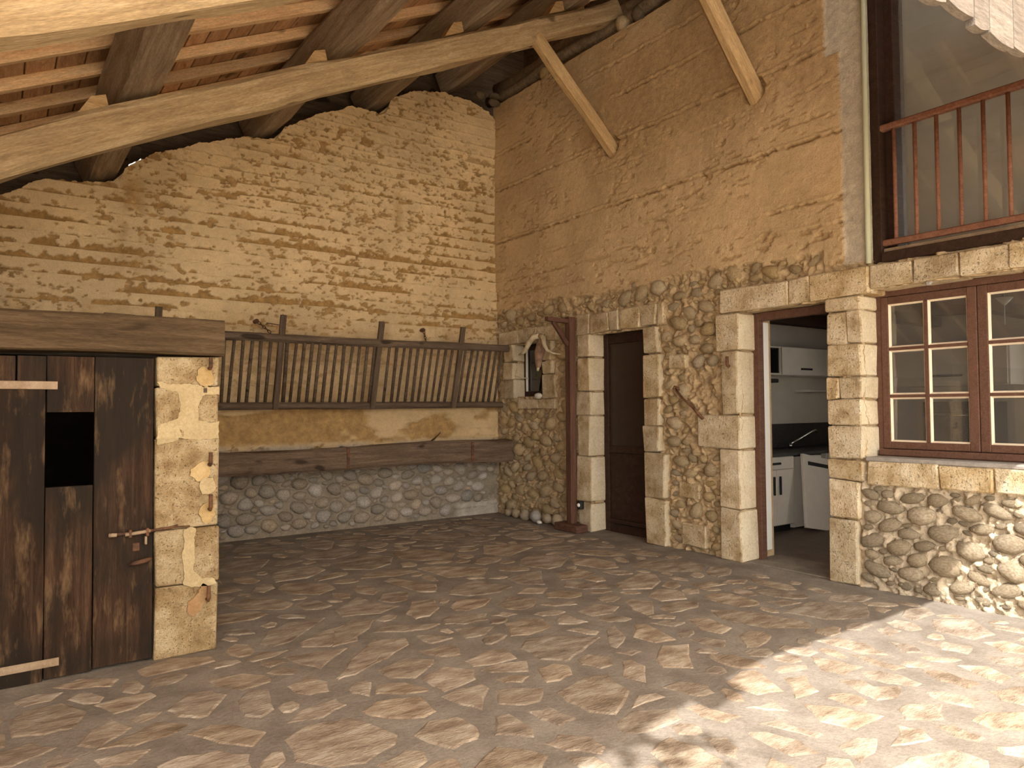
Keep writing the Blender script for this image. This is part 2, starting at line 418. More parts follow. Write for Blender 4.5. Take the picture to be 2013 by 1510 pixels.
FLAGS = [
[6,404,11,412,27,413,36,394,29,376,18,376,6,381],
[28,356,34,370,44,378,51,363,45,356,36,348],
[34,347,50,356,60,363,72,351,62,343,48,341],
[65,373,78,389,89,386,94,376,80,354,76,354,68,362],
[67,341,78,345,88,338,97,322,88,311,77,323],
[32,339,44,340,54,335,50,330,45,324,34,329],
[0,369,13,372,23,360,16,355,6,350,0,353],
[15,346,22,353,29,343,23,337,17,338],
[132,413,153,411,169,406,143,381,136,394],
[149,433,166,446,194,453,179,414,160,414,146,423],
[128,444,139,466,156,477,181,473,145,436,133,433],
[120,369,134,376,140,363,136,349,126,350,120,357],
[52,318,61,322,76,318,86,306,83,293,67,294,52,307],
[23,438,35,444,54,431,49,421,31,429],
[62,439,81,449,101,438,101,429,80,426,64,425],
[114,421,126,430,140,423,130,416,116,414],
[38,400,47,403,64,402,66,395,54,383,45,382],
[95,365,105,377,112,369,107,344,99,338,93,344],
[144,363,158,382,173,385,180,383,168,371,154,362],
[106,326,117,337,135,339,137,329,122,321],
[7,428,18,433,29,428,23,418,11,417],
[276,475,293,496,318,503,330,465,311,456,286,461],
[340,490,364,499,380,495,353,454,337,467],
[319,446,335,457,349,446,335,434],
[260,446,273,459,297,447,281,432,265,428,258,435],
[289,429,309,444,324,427,308,410,295,408,288,419],
[227,448,245,474,262,470,254,447,238,433,227,433],
[192,486,220,512,224,490,234,468,214,459,189,467],
[192,424,202,435,236,414,222,409,207,413],
[240,423,254,428,273,416,266,403,247,403,236,412],
[271,410,283,415,289,402,279,400],
[269,391,286,391,296,384,290,366,267,361,256,366],
[298,375,314,383,315,360,305,360,295,368],
[324,383,347,391,357,375,340,364,324,367],
[367,382,377,384,385,371,362,347,355,347,357,364],
[315,321,336,341,342,335,333,301,318,304],
[248,345,261,357,278,353,300,332,275,319,257,311,246,323],
[144,361,161,386,187,412,205,403,201,390,180,375,158,365],
[161,412,173,443,192,457,205,449,195,433,173,415],
[211,403,224,395,228,384,211,382,209,392],
[199,376,216,377,222,368,216,356,206,358,199,369],
[236,400,249,398,261,389,246,377,232,379],
[211,346,229,354,241,350,238,332,223,331,210,336],
[210,329,226,332,240,326,231,312,213,323],
[210,314,219,315,228,307,219,301,211,307],
[236,313,249,314,254,307,247,295,236,292,228,294],
[166,362,187,370,200,359,197,353,178,339,167,347],
[180,339,199,347,210,332,203,319,180,314,179,325],
[176,311,189,315,202,313,202,306,184,285,179,296],
[203,302,214,299,224,290,212,277,203,278,193,287],
[224,282,248,289,262,285,256,262,230,245,222,254,221,270],
[262,311,274,315,281,304,273,292,264,292,259,303],
[281,295,288,294,287,282,269,264,264,277],
[312,341,324,346,313,323,293,311,293,317],
[297,285,318,300,333,292,304,263,291,274],
[138,318,149,325,161,322,170,317,167,297,159,294,145,303,139,311],
[144,348,153,354,158,349,149,331,143,340],
[157,343,171,339,177,324,176,320,161,325,152,333],
[200,273,212,270,214,253,202,251,199,262],
[185,277,192,276,192,256,187,249,174,261],
[146,282,158,291,172,287,173,272,167,262,154,260,148,271],
[100,311,113,319,132,315,140,294,142,286,137,278,120,270,108,274,97,289],
[186,243,197,247,208,236,206,225,200,221,189,232],
[161,249,169,253,178,244,182,233,169,222,146,239],
[122,267,138,272,144,267,141,258,133,254,123,256],
[253,256,264,252,264,246,240,246],
[383,480,410,481,411,460,389,453,371,459],
[344,335,359,334,364,321,351,319],
[287,307,301,304,302,299,291,297],
[302,242,320,247,329,243,323,230,315,216,300,221,298,234],
[283,216,302,213,297,201,289,208],
[308,203,321,189,326,173,302,173,297,187],
[349,210,360,203,356,194,367,186,352,180,340,184,342,194],
[391,227,395,219,395,197,385,198,385,211],
[397,252,413,248,416,230,407,212,396,222,396,240],
[449,243,460,241,457,230,440,228,441,236],
[443,216,456,206,460,191,443,187,439,200],
[420,184,432,173,424,158,410,158,414,172],
[398,192,406,184,402,164,390,165,389,178],
[368,176,379,169,380,154,367,153,363,165],
[337,174,348,175,361,164,344,155,329,166],
[352,149,367,149,382,137,360,128,349,138],
[333,156,341,152,339,137,332,137,329,145],
[299,157,322,166,327,157,320,149,309,152],
[281,170,297,170,303,164,289,157,275,156],
[263,200,270,196,275,181,271,170,259,175,260,189],
[274,204,284,201,288,179,282,178,278,190],
[281,148,295,149,319,140,319,128,307,122,280,138],
[394,159,410,154,417,149,389,138,386,150],
[261,233,270,232,272,220,275,210,263,210,259,222],
[445,388,464,384,468,370,438,373],
[447,322,463,318,466,304,444,307],
[447,181,466,166,441,158,439,172],
[332,133,346,124,333,119,328,127],
[472,192,485,186,483,172,469,167,462,178],
[243,208,253,202,249,192,240,186,238,195],
[370,238,377,225,379,211,358,210,355,222],
[330,228,344,224,329,206,311,208],
[429,225,435,212,426,200,418,209],
[339,299,350,295,357,284,343,274,339,283],
[245,178,253,181,254,170,245,166,239,173],
]

# ------------------------------------------------------------------ packing of stones on a surface
def pack(u0, u1, v0, v1, allowed, sizes, tries, gap, seed, asp=(.6, .9), tilt=.35, g=.012):
    r = random.Random(seed); nu = int((u1-u0)/g); nv = int((v1-v0)/g)
    U, V = np.meshgrid(u0+(np.arange(nu)+.5)*g, v0+(np.arange(nv)+.5)*g, indexing='ij')
    free = allowed(U, V); out = []
    for a0, a1, n in [(s[0], s[1], int(tries*s[2])) for s in sizes]:
        cand = np.argwhere(free)
        for _ in range(n):
            if len(cand) == 0: break
            i, j = cand[r.randrange(len(cand))]
            if not free[i, j]: continue
            a = r.uniform(a0, a1); b = a*r.uniform(*asp); t = r.uniform(-tilt, tilt)
            R = a+gap; k = int(R/g)+1
            i0, i1, j0, j1 = max(0, i-k), min(nu, i+k+1), max(0, j-k), min(nv, j+k+1)
            du = U[i0:i1, j0:j1]-U[i, j]; dv = V[i0:i1, j0:j1]-V[i, j]
            x = du*math.cos(t)+dv*math.sin(t); y = -du*math.sin(t)+dv*math.cos(t)
            e = (x/(a+gap*.5))**2+(y/(b+gap*.5))**2 < 1
            if (i-k < 0 or j-k < 0 or i+k+1 > nu or j+k+1 > nv): continue
            if not free[i0:i1, j0:j1][e].all(): continue
            e2 = (x/(a+gap))**2+(y/(b+gap))**2 < 1
            free[i0:i1, j0:j1] &= ~e2
            out.append((U[i, j], V[i, j], a, b, t))
    return out

def pebble_mesh(seed):
    r = random.Random(seed); n = 10; v = []; f = []
    ph = [r.uniform(0, 6.28) for _ in range(4)]; am = [r.uniform(.0, .10) for _ in range(3)]
    for rr, z in ((.98, -.25), (1.0, .12), (.80, .62), (.42, .93)):
        for k in range(n):
            t = 2*math.pi*k/n
            q = rr*(1+am[0]*math.sin(2*t+ph[0])+am[1]*math.sin(3*t+ph[1])+am[2]*.6*math.sin(5*t+ph[2]))
            v.append((q*math.cos(t), q*math.sin(t), z))
    v.append((r.uniform(-.1, .1), r.uniform(-.1, .1), 1.0))
    for i in range(3):
        for k in range(n): f.append([i*n+k, i*n+(k+1) % n, (i+1)*n+(k+1) % n, (i+1)*n+k])
    for k in range(n): f.append([3*n+k, 3*n+(k+1) % n, 4*n])
    return v, f
PEB = [pebble_mesh(s) for s in range(10)]
def pebbles(items, origin, ex, ey, ez, parent, mat, name='cobblestone', maxn=300, depth=(.35, .55), seed=0):
    r = random.Random(seed); meshes = []
    for k, (v, f) in enumerate(PEB):
        me = pymesh(name+'_shape', v, f); me.materials.append(mat); me.polygons.foreach_set('use_smooth', [True]*len(f)); meshes.append(me)
    items = sorted(items, key=lambda q: -q[2]*q[3]); rest = []
    for n, (u, v, a, b, t) in enumerate(items):
        d = b*r.uniform(*depth)
        R = Matrix((ex, ey, ez)).transposed()
        R2 = R @ Matrix.Rotation(t, 3, 'Z') @ Matrix.Diagonal((a, b, d))
        Mx = R2.to_4x4(); Mx.translation = Vector(origin)+Vector(ex)*u+Vector(ey)*v
        if n < maxn: link(name, meshes[r.randrange(10)], None, parent, Mx)
        else:
            pv, pf = PEB[r.randrange(10)]; rest.append(([Mx @ Vector(p) for p in pv], pf))
    if rest:
        V, F = merge(rest); o = link('small_'+name+'s', pymesh('small_'+name+'s', V, F), mat, parent, None, True); tag(o, kind='stuff')

# ------------------------------------------------------------------ floor: grout bed, flagstones
floor = link('floor', pymesh('floor', [(-14, -16, -.25), (XW+.5, -16, -.25), (XW+.5, 8.3, -.25), (-14, 8.3, -.25),
                                       (-14, -16, 0), (XW+.5, -16, 0), (XW+.5, 8.3, 0), (-14, 8.3, 0)],
             [[4, 5, 6, 7], [0, 1, 5, 4], [1, 2, 6, 5], [2, 3, 7, 6], [3, 0, 4, 7], [3, 2, 1, 0]]), M['grout'])
tag(floor, 'floor of irregular stone flags set in grey grout', None, None, 'structure')

box('courtyard_bounce_slab', (-13.9, -15.9, -.05), (XW+.02, .30, .006), M['bounce_ground'], floor, .001)  # unseen pale ground added behind the camera to bounce sunlight
def flag_mesh(poly, r, h=.0038):
    P = []
    n = len(poly); c = sum((Vector(p) for p in poly), Vector((0, 0)))/n
    for i in range(n):
        a = Vector(poly[i]); b = Vector(poly[(i+1) % n]); P.append(a)
        if (b-a).length > .10:
            m = a.lerp(b, r.uniform(.35, .65)); d = (b-a).normalized(); m += Vector((d.y, -d.x))*r.uniform(-.010, .014); P.append(m)
    if sum(P[i].x*P[(i+1) % len(P)].y-P[(i+1) % len(P)].x*P[i].y for i in range(len(P))) < 0: P = P[::-1]
    n = len(P); hh = h*r.uniform(.7, 1.5); tx, ty = r.uniform(-.008, .008), r.uniform(-.008, .008)
    v = [(p.x-c.x, p.y-c.y, -.002) for p in P]
    for p in P:
        q = p-c; k = 1-min(.3, .018/max(q.length, .03)); v.append((q.x*k, q.y*k, hh+tx*q.x+ty*q.y))
    f = [[n+i for i in range(n)]] + [[i, (i+1) % n, n+(i+1) % n, n+i] for i in range(n)]
    return c, v, f

fr = random.Random(3)
flags = []
for o in FLAGS: flags.append([(o[i]/100, o[i+1]/100) for i in range(0, len(o), 2)])
# occupancy for the filler flags
G = .02; gx0, gx1, gy0, gy1 = -1.6, XW-.04, .3, 7.98
NU, NV = int((gx1-gx0)/G), int((gy1-gy0)/G)
FU, FV = np.meshgrid(gx0+(np.arange(NU)+.5)*G, gy0+(np.arange(NV)+.5)*G, indexing='ij')
occ = np.zeros((NU, NV), bool)
occ |= (FU < 1.10) & (FV > 4.42)
occ |= (FU > XW-.10) | (FV > 7.93) | ((FU > 4.9) & (FV > 3.0) & (FU > XW-.22))
def stamp(poly, grow):
    global occ
    c = (sum(p[0] for p in poly)/len(poly), sum(p[1] for p in poly)/len(poly))
    q = []
    for x, y in poly:
        d = math.hypot(x-c[0], y-c[1]) or 1; q.append((c[0]+(x-c[0])*(d+grow)/d, c[1]+(y-c[1])*(d+grow)/d))
    ins = np.zeros_like(occ); n = len(q)
    for i in range(n):
        (x1, y1), (x2, y2) = q[i], q[(i+1) % n]
        cr = ((y1 > FV) != (y2 > FV)) & (FU < (x2-x1)*(FV-y1)/((y2-y1) or 1e-9)+x1); ins ^= cr
    return ins
for p in flags: occ |= stamp(p, .018)
for rad, tries in ((.32, 400), (.25, 700), (.19, 1200), (.14, 2400), (.11, 2400), (.085, 1800)):
    fc = np.argwhere(~occ)
    for _ in range(tries):
        i, j = fc[fr.randrange(len(fc))]
        if occ[i, j]: continue
        cx, cy = FU[i, j], FV[i, j]; n = fr.choice((5, 6, 6, 7)); a0 = fr.uniform(0, 6.28); th = fr.uniform(0, 3.14); el = fr.uniform(.5, .85)
        R = rad*fr.uniform(.85, 1.15); poly = []
        for k in range(n):
            t = a0+2*math.pi*(k+fr.uniform(-.28, .28))/n; x, y = R*math.cos(t), R*el*math.sin(t)*fr.uniform(.85, 1.1)
            poly.append((cx+x*math.cos(th)-y*math.sin(th), cy+x*math.sin(th)+y*math.cos(th)))
        k = int(R*1.3/G)+2; i0, i1, j0, j1 = i-k, i+k+1, j-k, j+k+1
        if i0 < 0 or j0 < 0 or i1 > NU or j1 > NV: continue
        u, v = FU[i0:i1, j0:j1], FV[i0:i1, j0:j1]; ins = np.zeros(u.shape, bool)
        for m in range(n):
            (x1, y1), (x2, y2) = poly[m], poly[(m+1) % n]
            ins ^= ((y1 > v) != (y2 > v)) & (u < (x2-x1)*(v-y1)/((y2-y1) or 1e-9)+x1)
        if (occ[i0:i1, j0:j1] & ins).any(): continue
        big = ins.copy()
        for dx, dy in ((1, 0), (-1, 0), (0, 1), (0, -1)): big |= np.roll(np.roll(ins, dx, 0), dy, 1)
        occ[i0:i1, j0:j1] |= big; flags.append(poly)
def farea(p): return abs(sum(p[i][0]*p[(i+1) % len(p)][1]-p[(i+1) % len(p)][0]*p[i][1] for i in range(len(p))))/2
def fsize(p):
    x = sum(q[0] for q in p)/len(p); y = sum(q[1] for q in p)/len(p)
    d = Vector((x, y, -1.4)); return farea(p)/max(d.length, 1)**3 if d.dot(fw) > .3 and abs(d.dot(rt)) < .85*d.dot(fw) else 0
tr = flags[:len(FLAGS)]; fi = sorted(flags[len(FLAGS):], key=fsize, reverse=True)
order = tr+fi; rest = []
for n, p in enumerate(order):
    c, v, f = flag_mesh(p, fr)
    if n < 300: link('flagstone', pymesh('flagstone', v, f), M['flag'], floor, T(c.x, c.y, 0))
    else: rest.append(([(q[0]+c.x, q[1]+c.y, q[2]) for q in v], f))
if rest:
    V, F = merge(rest); tag(link('small_flagstones', pymesh('small_flagstones', V, F), M['flag'], floor), kind='stuff')

# ------------------------------------------------------------------ rear wall (rammed earth on a cobble footing)
BT = [(-2.7, 2.15), (-.008, 3.36), (.38, 3.60), (.60, 3.60), (.95, 3.66), (1.0, 3.80), (1.25, 4.0), (1.73, 4.21), (2.15, 4.36), (2.5, 4.40), (2.59, 4.56),
      (2.94, 4.78), (3.375, 4.98), (3.55, 4.98), (3.83, 5.0), (3.9, 5.2), (4.2, 5.36), (4.625, 5.46), (4.9, 5.46), (5.09, 5.44), (5.25, 5.40), (5.33, 5.36), (5.43, 5.28)]
bx_, bz_ = zip(*BT)
def back_top(x): return np.interp(x, bx_, bz_) + .05*(fbm(np.asarray(x)*5, 1.7, 6, 5)-.5) + .035*(fbm(np.asarray(x)*28, 4.7, 3, 5)-.5)
wall_back = thing('wall_back', (2.7, YB, 0), None, None, None, 'structure')
xs = np.linspace(-.25, XW+.02, 580); zs = np.linspace(-.02, 5.60, 570)
X, Z = np.meshgrid(xs, zs, indexing='ij')
wz = Z + .05*(fbm(X*.9, Z*.6, 3, 2)-.5)
s = wz/.128; li = np.floor(s); frc = s-li
lay = fbm(X*1.1+li*17.3, li*3.7, 3, 8)                       # how worn each lift is along its length
wid = np.clip((lay-.40)*2.3, 0, .55)*(.75+.25*np.sin(li*2.3))
rag = (fbm(X*16, Z*16, 5, 4)-.5)*1.5
e1 = sstep(-.03, .06, wid-frc+rag*.75-.06)
pit = sstep(.65, .69, fbm(X*19, Z*30, 4, 14))*sstep(.42, .56, fbm(X*1.4, Z*1.4, 3, 15))
pit = np.maximum(pit, sstep(.70, .73, fbm(X*8, Z*15, 4, 16)))
high = sstep(4.5, 3.7, Z - .20*X + .5)                       # upper courses are better preserved
e1 = e1*(.18+.82*high)
patch = sstep(.60, .66, fbm(X*1.7+5, Z*2.0, 4, 21))*.35
ero = np.clip(np.maximum(e1, pit*.9)+patch*e1, 0, 1)
stain = np.exp(-((X-1.08-.06*(fbm(Z*2, 3., 3, 3)-.5))/.10)**2)*sstep(2.5, 2.8, Z)*sstep(3.85, 3.6, Z)*sstep(.3, .6, fbm(X*6, Z*6, 3, 33))
stain = np.maximum(stain, np.exp(-((X-4.0)/.05)**2)*sstep(3.5, 3.7, Z)*sstep(4.1, 4.0, Z)*.6)
low = sstep(1.75, 1.55, Z)*sstep(.95, 1.05, Z)
ero = np.clip(np.maximum(ero, stain*.75), 0, 1)
ero = np.where(low > 0, ero*(1-low)+low*np.clip(.25+1.1*sstep(.45, .6, fbm(X*1.6, Z*3.5, 4, 41)), 0, .9), ero)
dirt = sstep(2.55, 2.3, Z)*sstep(1.35, 1.6, Z)*sstep(.42, .62, fbm(X*3, Z*3, 4, 51))
ero = np.clip(np.maximum(ero, dirt*.35), 0, 1)
ero = ero*(1-.55*sstep(1.42, 1.5, Z)*sstep(2.3, 2.2, Z))
mor = sstep(.93, .86, Z+.04*(fbm(X*4, Z*4, 3, 61)-.5))
cem = np.clip(sstep(4.75, 4.85, X+.1*(fbm(Z*6, X*6, 3, 71)-.5))*sstep(.20, .15, Z), 0, 1)
cem = np.maximum(cem, .7*sstep(1.02, .95, Z)*sstep(.86, .93, Z)*sstep(.4, .6, fbm(X*2.5, Z*5, 3, 73)))
h = .034*(fbm(X*1.1, Z*1.1, 4, 6)-.5)+.016*(fbm(X*10, Z*14, 5, 9)-.5) - .026*ero*(1-mor)
h += .012*sstep(.75, .98, frc)*(1-ero)                        # lips of each lift
h -= mor*.02 + mor*.012*(fbm(X*15, Z*15, 3, 10)-.5)
top = back_top(X); Zc = np.minimum(Z, top)
P = np.stack([X, YB - h, Zc], -1)
keep = ~((Z >= top)[:-1, :-1] & (Z >= top)[1:, :-1] & (Z >= top)[1:, 1:] & (Z >= top)[:-1, 1:])
o = link('earth_face', grid_mesh('earth_face', P, keep, {'ero': ero*(1-mor), 'mor': mor, 'cem': cem}), M['earth_back'], wall_back)
# core of the wall
xx = list(np.linspace(-2.7, XW+.3, 60)); prof = [(x, float(back_top(min(x, XW)))-.02) for x in xx]
ext_poly('wall_core', [(-2.7, -.1)]+prof+[(XW+.3, -.1)], 'y', YB+.05, YB+.5, M['earth_right'], wall_back)
def okb(U, V): return (U > 1.0) & (V < .84+.03*np.sin(U*9)) & (V > .0) & ~((U > 4.75) & (V < .17)) & ~((U > 5.28) & (V > .2) & (V < .5))
it = pack(.85, 5.42, .0, .90, okb, [(.085, .105, .9), (.07, .085, 1.2), (.052, .066, 1.2), (.034, .046, .8)], 6000, .002, 5, (.6, .86), .4)
pebbles(it, (0, YB+.015, 0), (1, 0, 0), (0, 0, 1), (0, -1, 0), wall_back, M['cobble_back'], depth=(.75, 1.1), seed=2)

# ------------------------------------------------------------------ house wall (right)
HOLES = [(5.285, 6.125, -1, 2.20), (3.275, 4.125, -1, 2.235), (1.50, 2.988, .985, 2.275), (7.0, 7.60, 1.53, 2.19), (.90, 2.895, 2.475, 4.95)]
wall_right = thing('wall_right', (XW, 4.0, 0), None, None, None, 'structure')
def snap(a, vals):
    a = a.copy()
    for v in vals:
        if a[0] < v < a[-1]: a[np.argmin(abs(a-v))] = v
    return a
ys = snap(np.linspace(.6, YB+.03, 700), [q for H in HOLES for q in H[:2]])[::-1]
zs = snap(np.linspace(-.02, 5.52, 520), [q for H in HOLES for q in H[2:]])
Y, Z = np.meshgrid(ys, zs, indexing='ij')
line = 2.66 + .09*(fbm(Y*3, 2.2, 4, 80)-.5) + .02*np.sin(Y*3)
line = np.where((Y < 3.3), 2.50, line)
mor = sstep(.02, -.02, Z-line)
cemY = 3.125 + .03*(fbm(Z*5, 1.1, 4, 81)-.5) + np.where(Z > 4.15+.02*Y, .12, 0)
cem = sstep(.012, -.012, Y-cemY)*(1-mor)*sstep(2.44, 2.48, Z)
lime = sstep(3.10, 3.0, Y)*sstep(.95, .85, Z)  # lime mortar under the window, paled to strengthen its sunlit look
h = .05*(fbm(Y*.8, Z*.8, 4, 82)-.5) + .012*(fbm(Y*10, Z*16, 5, 83)-.5)
ero = np.zeros_like(Z)
for zc, sd_, amp in ((2.86, 8, .5), (3.07, 1, .7), (3.30, 2, .4), (3.60, 3, 1.15), (4.02, 4, .35), (4.30, 5, 1.05), (4.78, 6, .95), (5.15, 7, .6)):
    zz = zc+.03*(fbm(Y*2.2, sd_*3.3, 4, 84+sd_)-.5)+.03*(fbm(Y*22, sd_*2.3, 3, 64+sd_)-.5)-.015
    on = sstep(.47, .55, fbm(Y*1.3, sd_*9.1, 3, 95+sd_)+(.14 if amp > .9 else .0))
    g_ = np.exp(-((Z-zz)/.009)**2)*on*(.35+sstep(.40, .62, fbm(Y*13, Z*9, 4, 97)))
    l_ = np.exp(-((Z-zz-.02)/.014)**2)*on*(.3+fbm(Y*12, Z*8, 3, 98))
    h += amp*(-.030*g_+.014*l_); ero = np.maximum(ero, np.clip(g_*.9*amp, 0, 1))
pk = sstep(.62, .67, fbm(Y*11, Z*32, 4, 100))*sstep(.50, .60, fbm(Y*2, Z*2.5, 3, 110)); h -= .012*pk; ero = np.maximum(ero, pk*.55)
pk2 = sstep(.63, .67, fbm(Y*6, Z*26, 5, 101))*sstep(3.35, 2.75, Z); h -= .014*pk2; ero = np.maximum(ero, pk2*.6)
ero = np.maximum(ero, .55*sstep(.5, .68, fbm(Y*1.0, Z*.8, 3, 102))*sstep(3.4, 4.4, Z))
lump = fbm(Y*11, Z*11, 4, 103)-.5
h = h*(1-.6*mor) + mor*(-.030 + .095*lump + .07*(fbm(Y*24, Z*24, 4, 104)-.5))
h += mor*lime*(.020-.088*lump-.060*(fbm(Y*26, Z*26, 4, 104)-.5))
h = h*(1-cem) + cem*(-.012+.012*(fbm(Y*12, Z*20, 4, 105)-.5))
for hy, hz in ((5.76, 4.23), (3.93, 4.19)):
    rr = np.hypot(Y-hy, Z-hz)+.03*(fbm(Y*14, Z*14, 3, 120)-.5); d_ = sstep(.125, .095, rr); h -= .06*d_; ero = np.maximum(ero, d_*.8)
rtop = 5.45 + .03*(fbm(Y*4, 9.1, 4, 106)-.5); Zc = np.minimum(Z, rtop)
P = np.stack([XW - h, Y, Zc], -1)
yc = (Y[:-1, :-1]+Y[1:, 1:])/2; zc = (Z[:-1, :-1]+Z[1:, 1:])/2
keep = ~((Z >= rtop)[:-1, :-1] & (Z >= rtop)[1:, :-1] & (Z >= rtop)[1:, 1:] & (Z >= rtop)[:-1, 1:])
for a, b, c, d in HOLES: keep &= ~((yc > a) & (yc < b) & (zc > c) & (zc < d))
link('earth_face', grid_mesh('earth_face', P, keep, {'ero': ero*(1-mor), 'mor': mor, 'cem': np.maximum(cem, lime*.6)}), M['earth_right'], wall_right)
# wall core with the same openings
CH = [(a-.03, b+.03, c-.0, d+.03) for a, b, c, d in HOLES]
gy = sorted({-9.0, .6, 8.5} | {q for H in CH for q in H[:2]}); gz = sorted({-.1, 5.40} | {q for H in CH for q in H[2:] if q > 0})
parts = []
for i in range(len(gy)-1):
    for j in range(len(gz)-1):
        y_, z_ = (gy[i]+gy[i+1])/2, (gz[j]+gz[j+1])/2
        if any(a < y_ < b and c < z_ < d for a, b, c, d in CH): continue
        parts.append(mbox((XW+(.07 if gy[i] >= .6 else 0), gy[i], gz[j]), (XW+.50, gy[i+1], gz[j+1]), .0005))
V, F = merge(parts); link('wall_core', pymesh('wall_core', V, F), M['earth_right'], wall_right)

# dressed stones round the openings
BL = []
def blk(y0, y1, z0, z1, face='', out=.03, deep=.27, kind='quoin'):
    """y0 is the side towards the opening when face is 'o'"""
    BL.append((min(y0, y1), max(y0, y1), z0, z1))
    r = rng; g = .004; p = out+r.uniform(-.010, .012)
    ya, yb = (min(y0, y1)+g, max(y0, y1)-g)
    if face == 'o' :
        if y0 < y1: ya = y0-r.uniform(-.004, .010)
        else: yb = y0+r.uniform(-.004, .010)
    ob = box('stone_block', (XW-p, ya, z0+g), (XW+deep, yb, z1-g), M[kind], wall_right, .010, .009)
    if face == 'o':
        me = ob.data; me.materials.append(M['quoin_reveal_lit'])
        for q in me.polygons:
            if abs(q.normal.y) > .8: q.material_index = 1
    return ob
def jamb(yo, zj, ends):
    for k in range(len(ends)): blk(yo, ends[k], zj[k+1], zj[k], 'o')
jamb(4.125, [2.235, 1.888, 1.312, .998, .468, 0], [4.37, 4.30, 4.60, 4.345, 4.35])
jamb(6.125, [2.215, 1.955, 1.574, 1.297, .842, .325, 0], [6.335, 6.335, 6.37, 6.325, 6.36, 6.34])
jamb(5.285, [2.205, 1.929, 1.478, 1.20, .929, .47, 0], [5.11, 5.07, 5.09, 5.085, 5.015, 5.02])
zp = [2.245, 2.131, 1.874, 1.613, 1.438, 1.234, .97]
for k in range(6):
    if k in (1, 3):
        m_ = (3.10, 3.17)[k == 3]
        blk(3.275, m_, zp[k+1], zp[k], 'o'); blk(2.988, m_, zp[k+1], zp[k], 'o')
    else:
        ob = blk(3.275, 2.988, zp[k+1], zp[k], 'o')
blk(3.275, 2.99, .808, .97, 'o'); blk(3.275, 3.03, .507, .808, 'o'); blk(3.275, 3.055, 0, .507, 'o')
ar = [6.335, 6.105, 5.80, 5.64, 5.325, 5.10, 5.015]
for k in range(6): blk(ar[k], ar[k+1], 2.215, 2.445-.008*(k % 2))
ln = [4.315, 3.605, 3.405, 2.907, 2.59, 2.28, 1.975, 1.62, 1.2]
for k in range(8): blk(ln[k], ln[k+1], 2.24 if ln[k] > 2.95 else 2.278, 2.455)
sl = [7.94, 7.50, 7.28, 7.11, 6.72]
for k in range(4): blk(sl[k], sl[k+1], 2.20, 2.39, '', .02)
for z0, z1, y1 in ((1.98, 2.20, 7.80), (1.755, 1.98, 7.82), (1.50, 1.755, 7.90)): blk(7.60, y1, z0, z1, 'o', .03)
for z0, z1, y1 in ((1.96, 2.20, 6.84), (1.79, 1.96, 6.80), (1.50, 1.79, 6.76)): blk(7.0, y1, z0, z1, 'o', .02)
bs = [7.50, 7.29, 7.07, 6.74]
for k in range(3): blk(bs[k], bs[k+1], 1.372, 1.498, '', .03, .12)
ws = [2.965, 2.45, 2.10, 1.72, 1.3]
for k in range(4): blk(ws[k], ws[k+1], .79, .968, '', .035)
blk(4.95, 4.72, 1.76, 1.90, '', .02, .1); blk(4.86, 4.60, .50, .66, '', .01, .1); blk(4.82, 4.52, .06, .27, '', .01, .1)

def okr(U, V):       # U = -Y so that the wall reads left to right
    y = -U
    ok = V < 2.66+.06*np.sin(y*5)+np.where(y < 4.3, .03, 0)
    for a, b, c, d in HOLES: ok &= ~((y > a-.01) & (y < b+.01) & (V > c-.01) & (V < d+.01))
    for a, b, c, d in BL: ok &= ~((y > a-.015) & (y < b+.015) & (V > c-.015) & (V < d+.015))
    ok &= ~((y < 3.4) & (V > 1.0) & (V < 2.49))
    ok &= ~((y < 3.3) & (V > 2.40))
    ok &= ~((y > 6.30) & (y < 6.50))
    ok &= ~((y > 4.3) & (y < 4.72) & (V > .95) & (V < 1.75))
    return ok
low_ = lambda U, V: okr(U, V) & (U > -3.06) & (V < .80)
it = pack(-3.08, -1.0, .0, .82, low_, [(.09, .115, .35), (.07, .09, 1.0), (.05, .068, 1.2), (.032, .045, 1.0)], 3600, .006, 6, (.48, .76), .4)
mid_ = lambda U, V: okr(U, V) & (U < -3.3)
it2 = pack(-8.0, -3.3, .0, 2.74, mid_, [(.085, .11, .12), (.06, .08, .5), (.04, .055, 1.0), (.028, .038, 1.0)], 5000, .010, 7, (.5, .85), .7)
it2 = sorted(it2, key=lambda q: -q[2]*q[3]); nk = 300-len(it)
pebbles(it, (XW+.005, 0, 0), (0, -1, 0), (0, 0, 1), (-1, 0, 0), wall_right, M['cobble_house'], depth=(.55, .85), seed=4)
pebbles(it2, (XW+.026, 0, 0), (0, -1, 0), (0, 0, 1), (-1, 0, 0), wall_right, M['rubble'], depth=(.55, 1.0), seed=5, maxn=nk)

# left wall, stall partition, closures (outside or behind what the photograph shows, they keep the light right)
box('wall_left', (-2.9, .09, -.1), (-2.6, 8.5, 2.35), M['earth_right'], None, .01); tag(bpy.data.objects['wall_left'], kind='structure')
wp = thing('wall_partition', (.8, 6, 0), None, None, None, 'structure')
box('partition_face', (.80, 4.92, 0), (1.0, 7.45, 1.70), M['darkroom'], wp, .01)
box('stall_back', (-2.6, 7.35, 0), (.80, 7.45, 1.70), M['darkroom'], wp, .01)
box('stall_cover', (-2.6, 4.63, 1.70), (1.0, 7.45, 1.76), M['darkroom'], wp, .01)
box('stall_end', (-1.2, 4.56, 0), (-1.1, 7.35, 1.70), M['darkroom'], wp, .01)

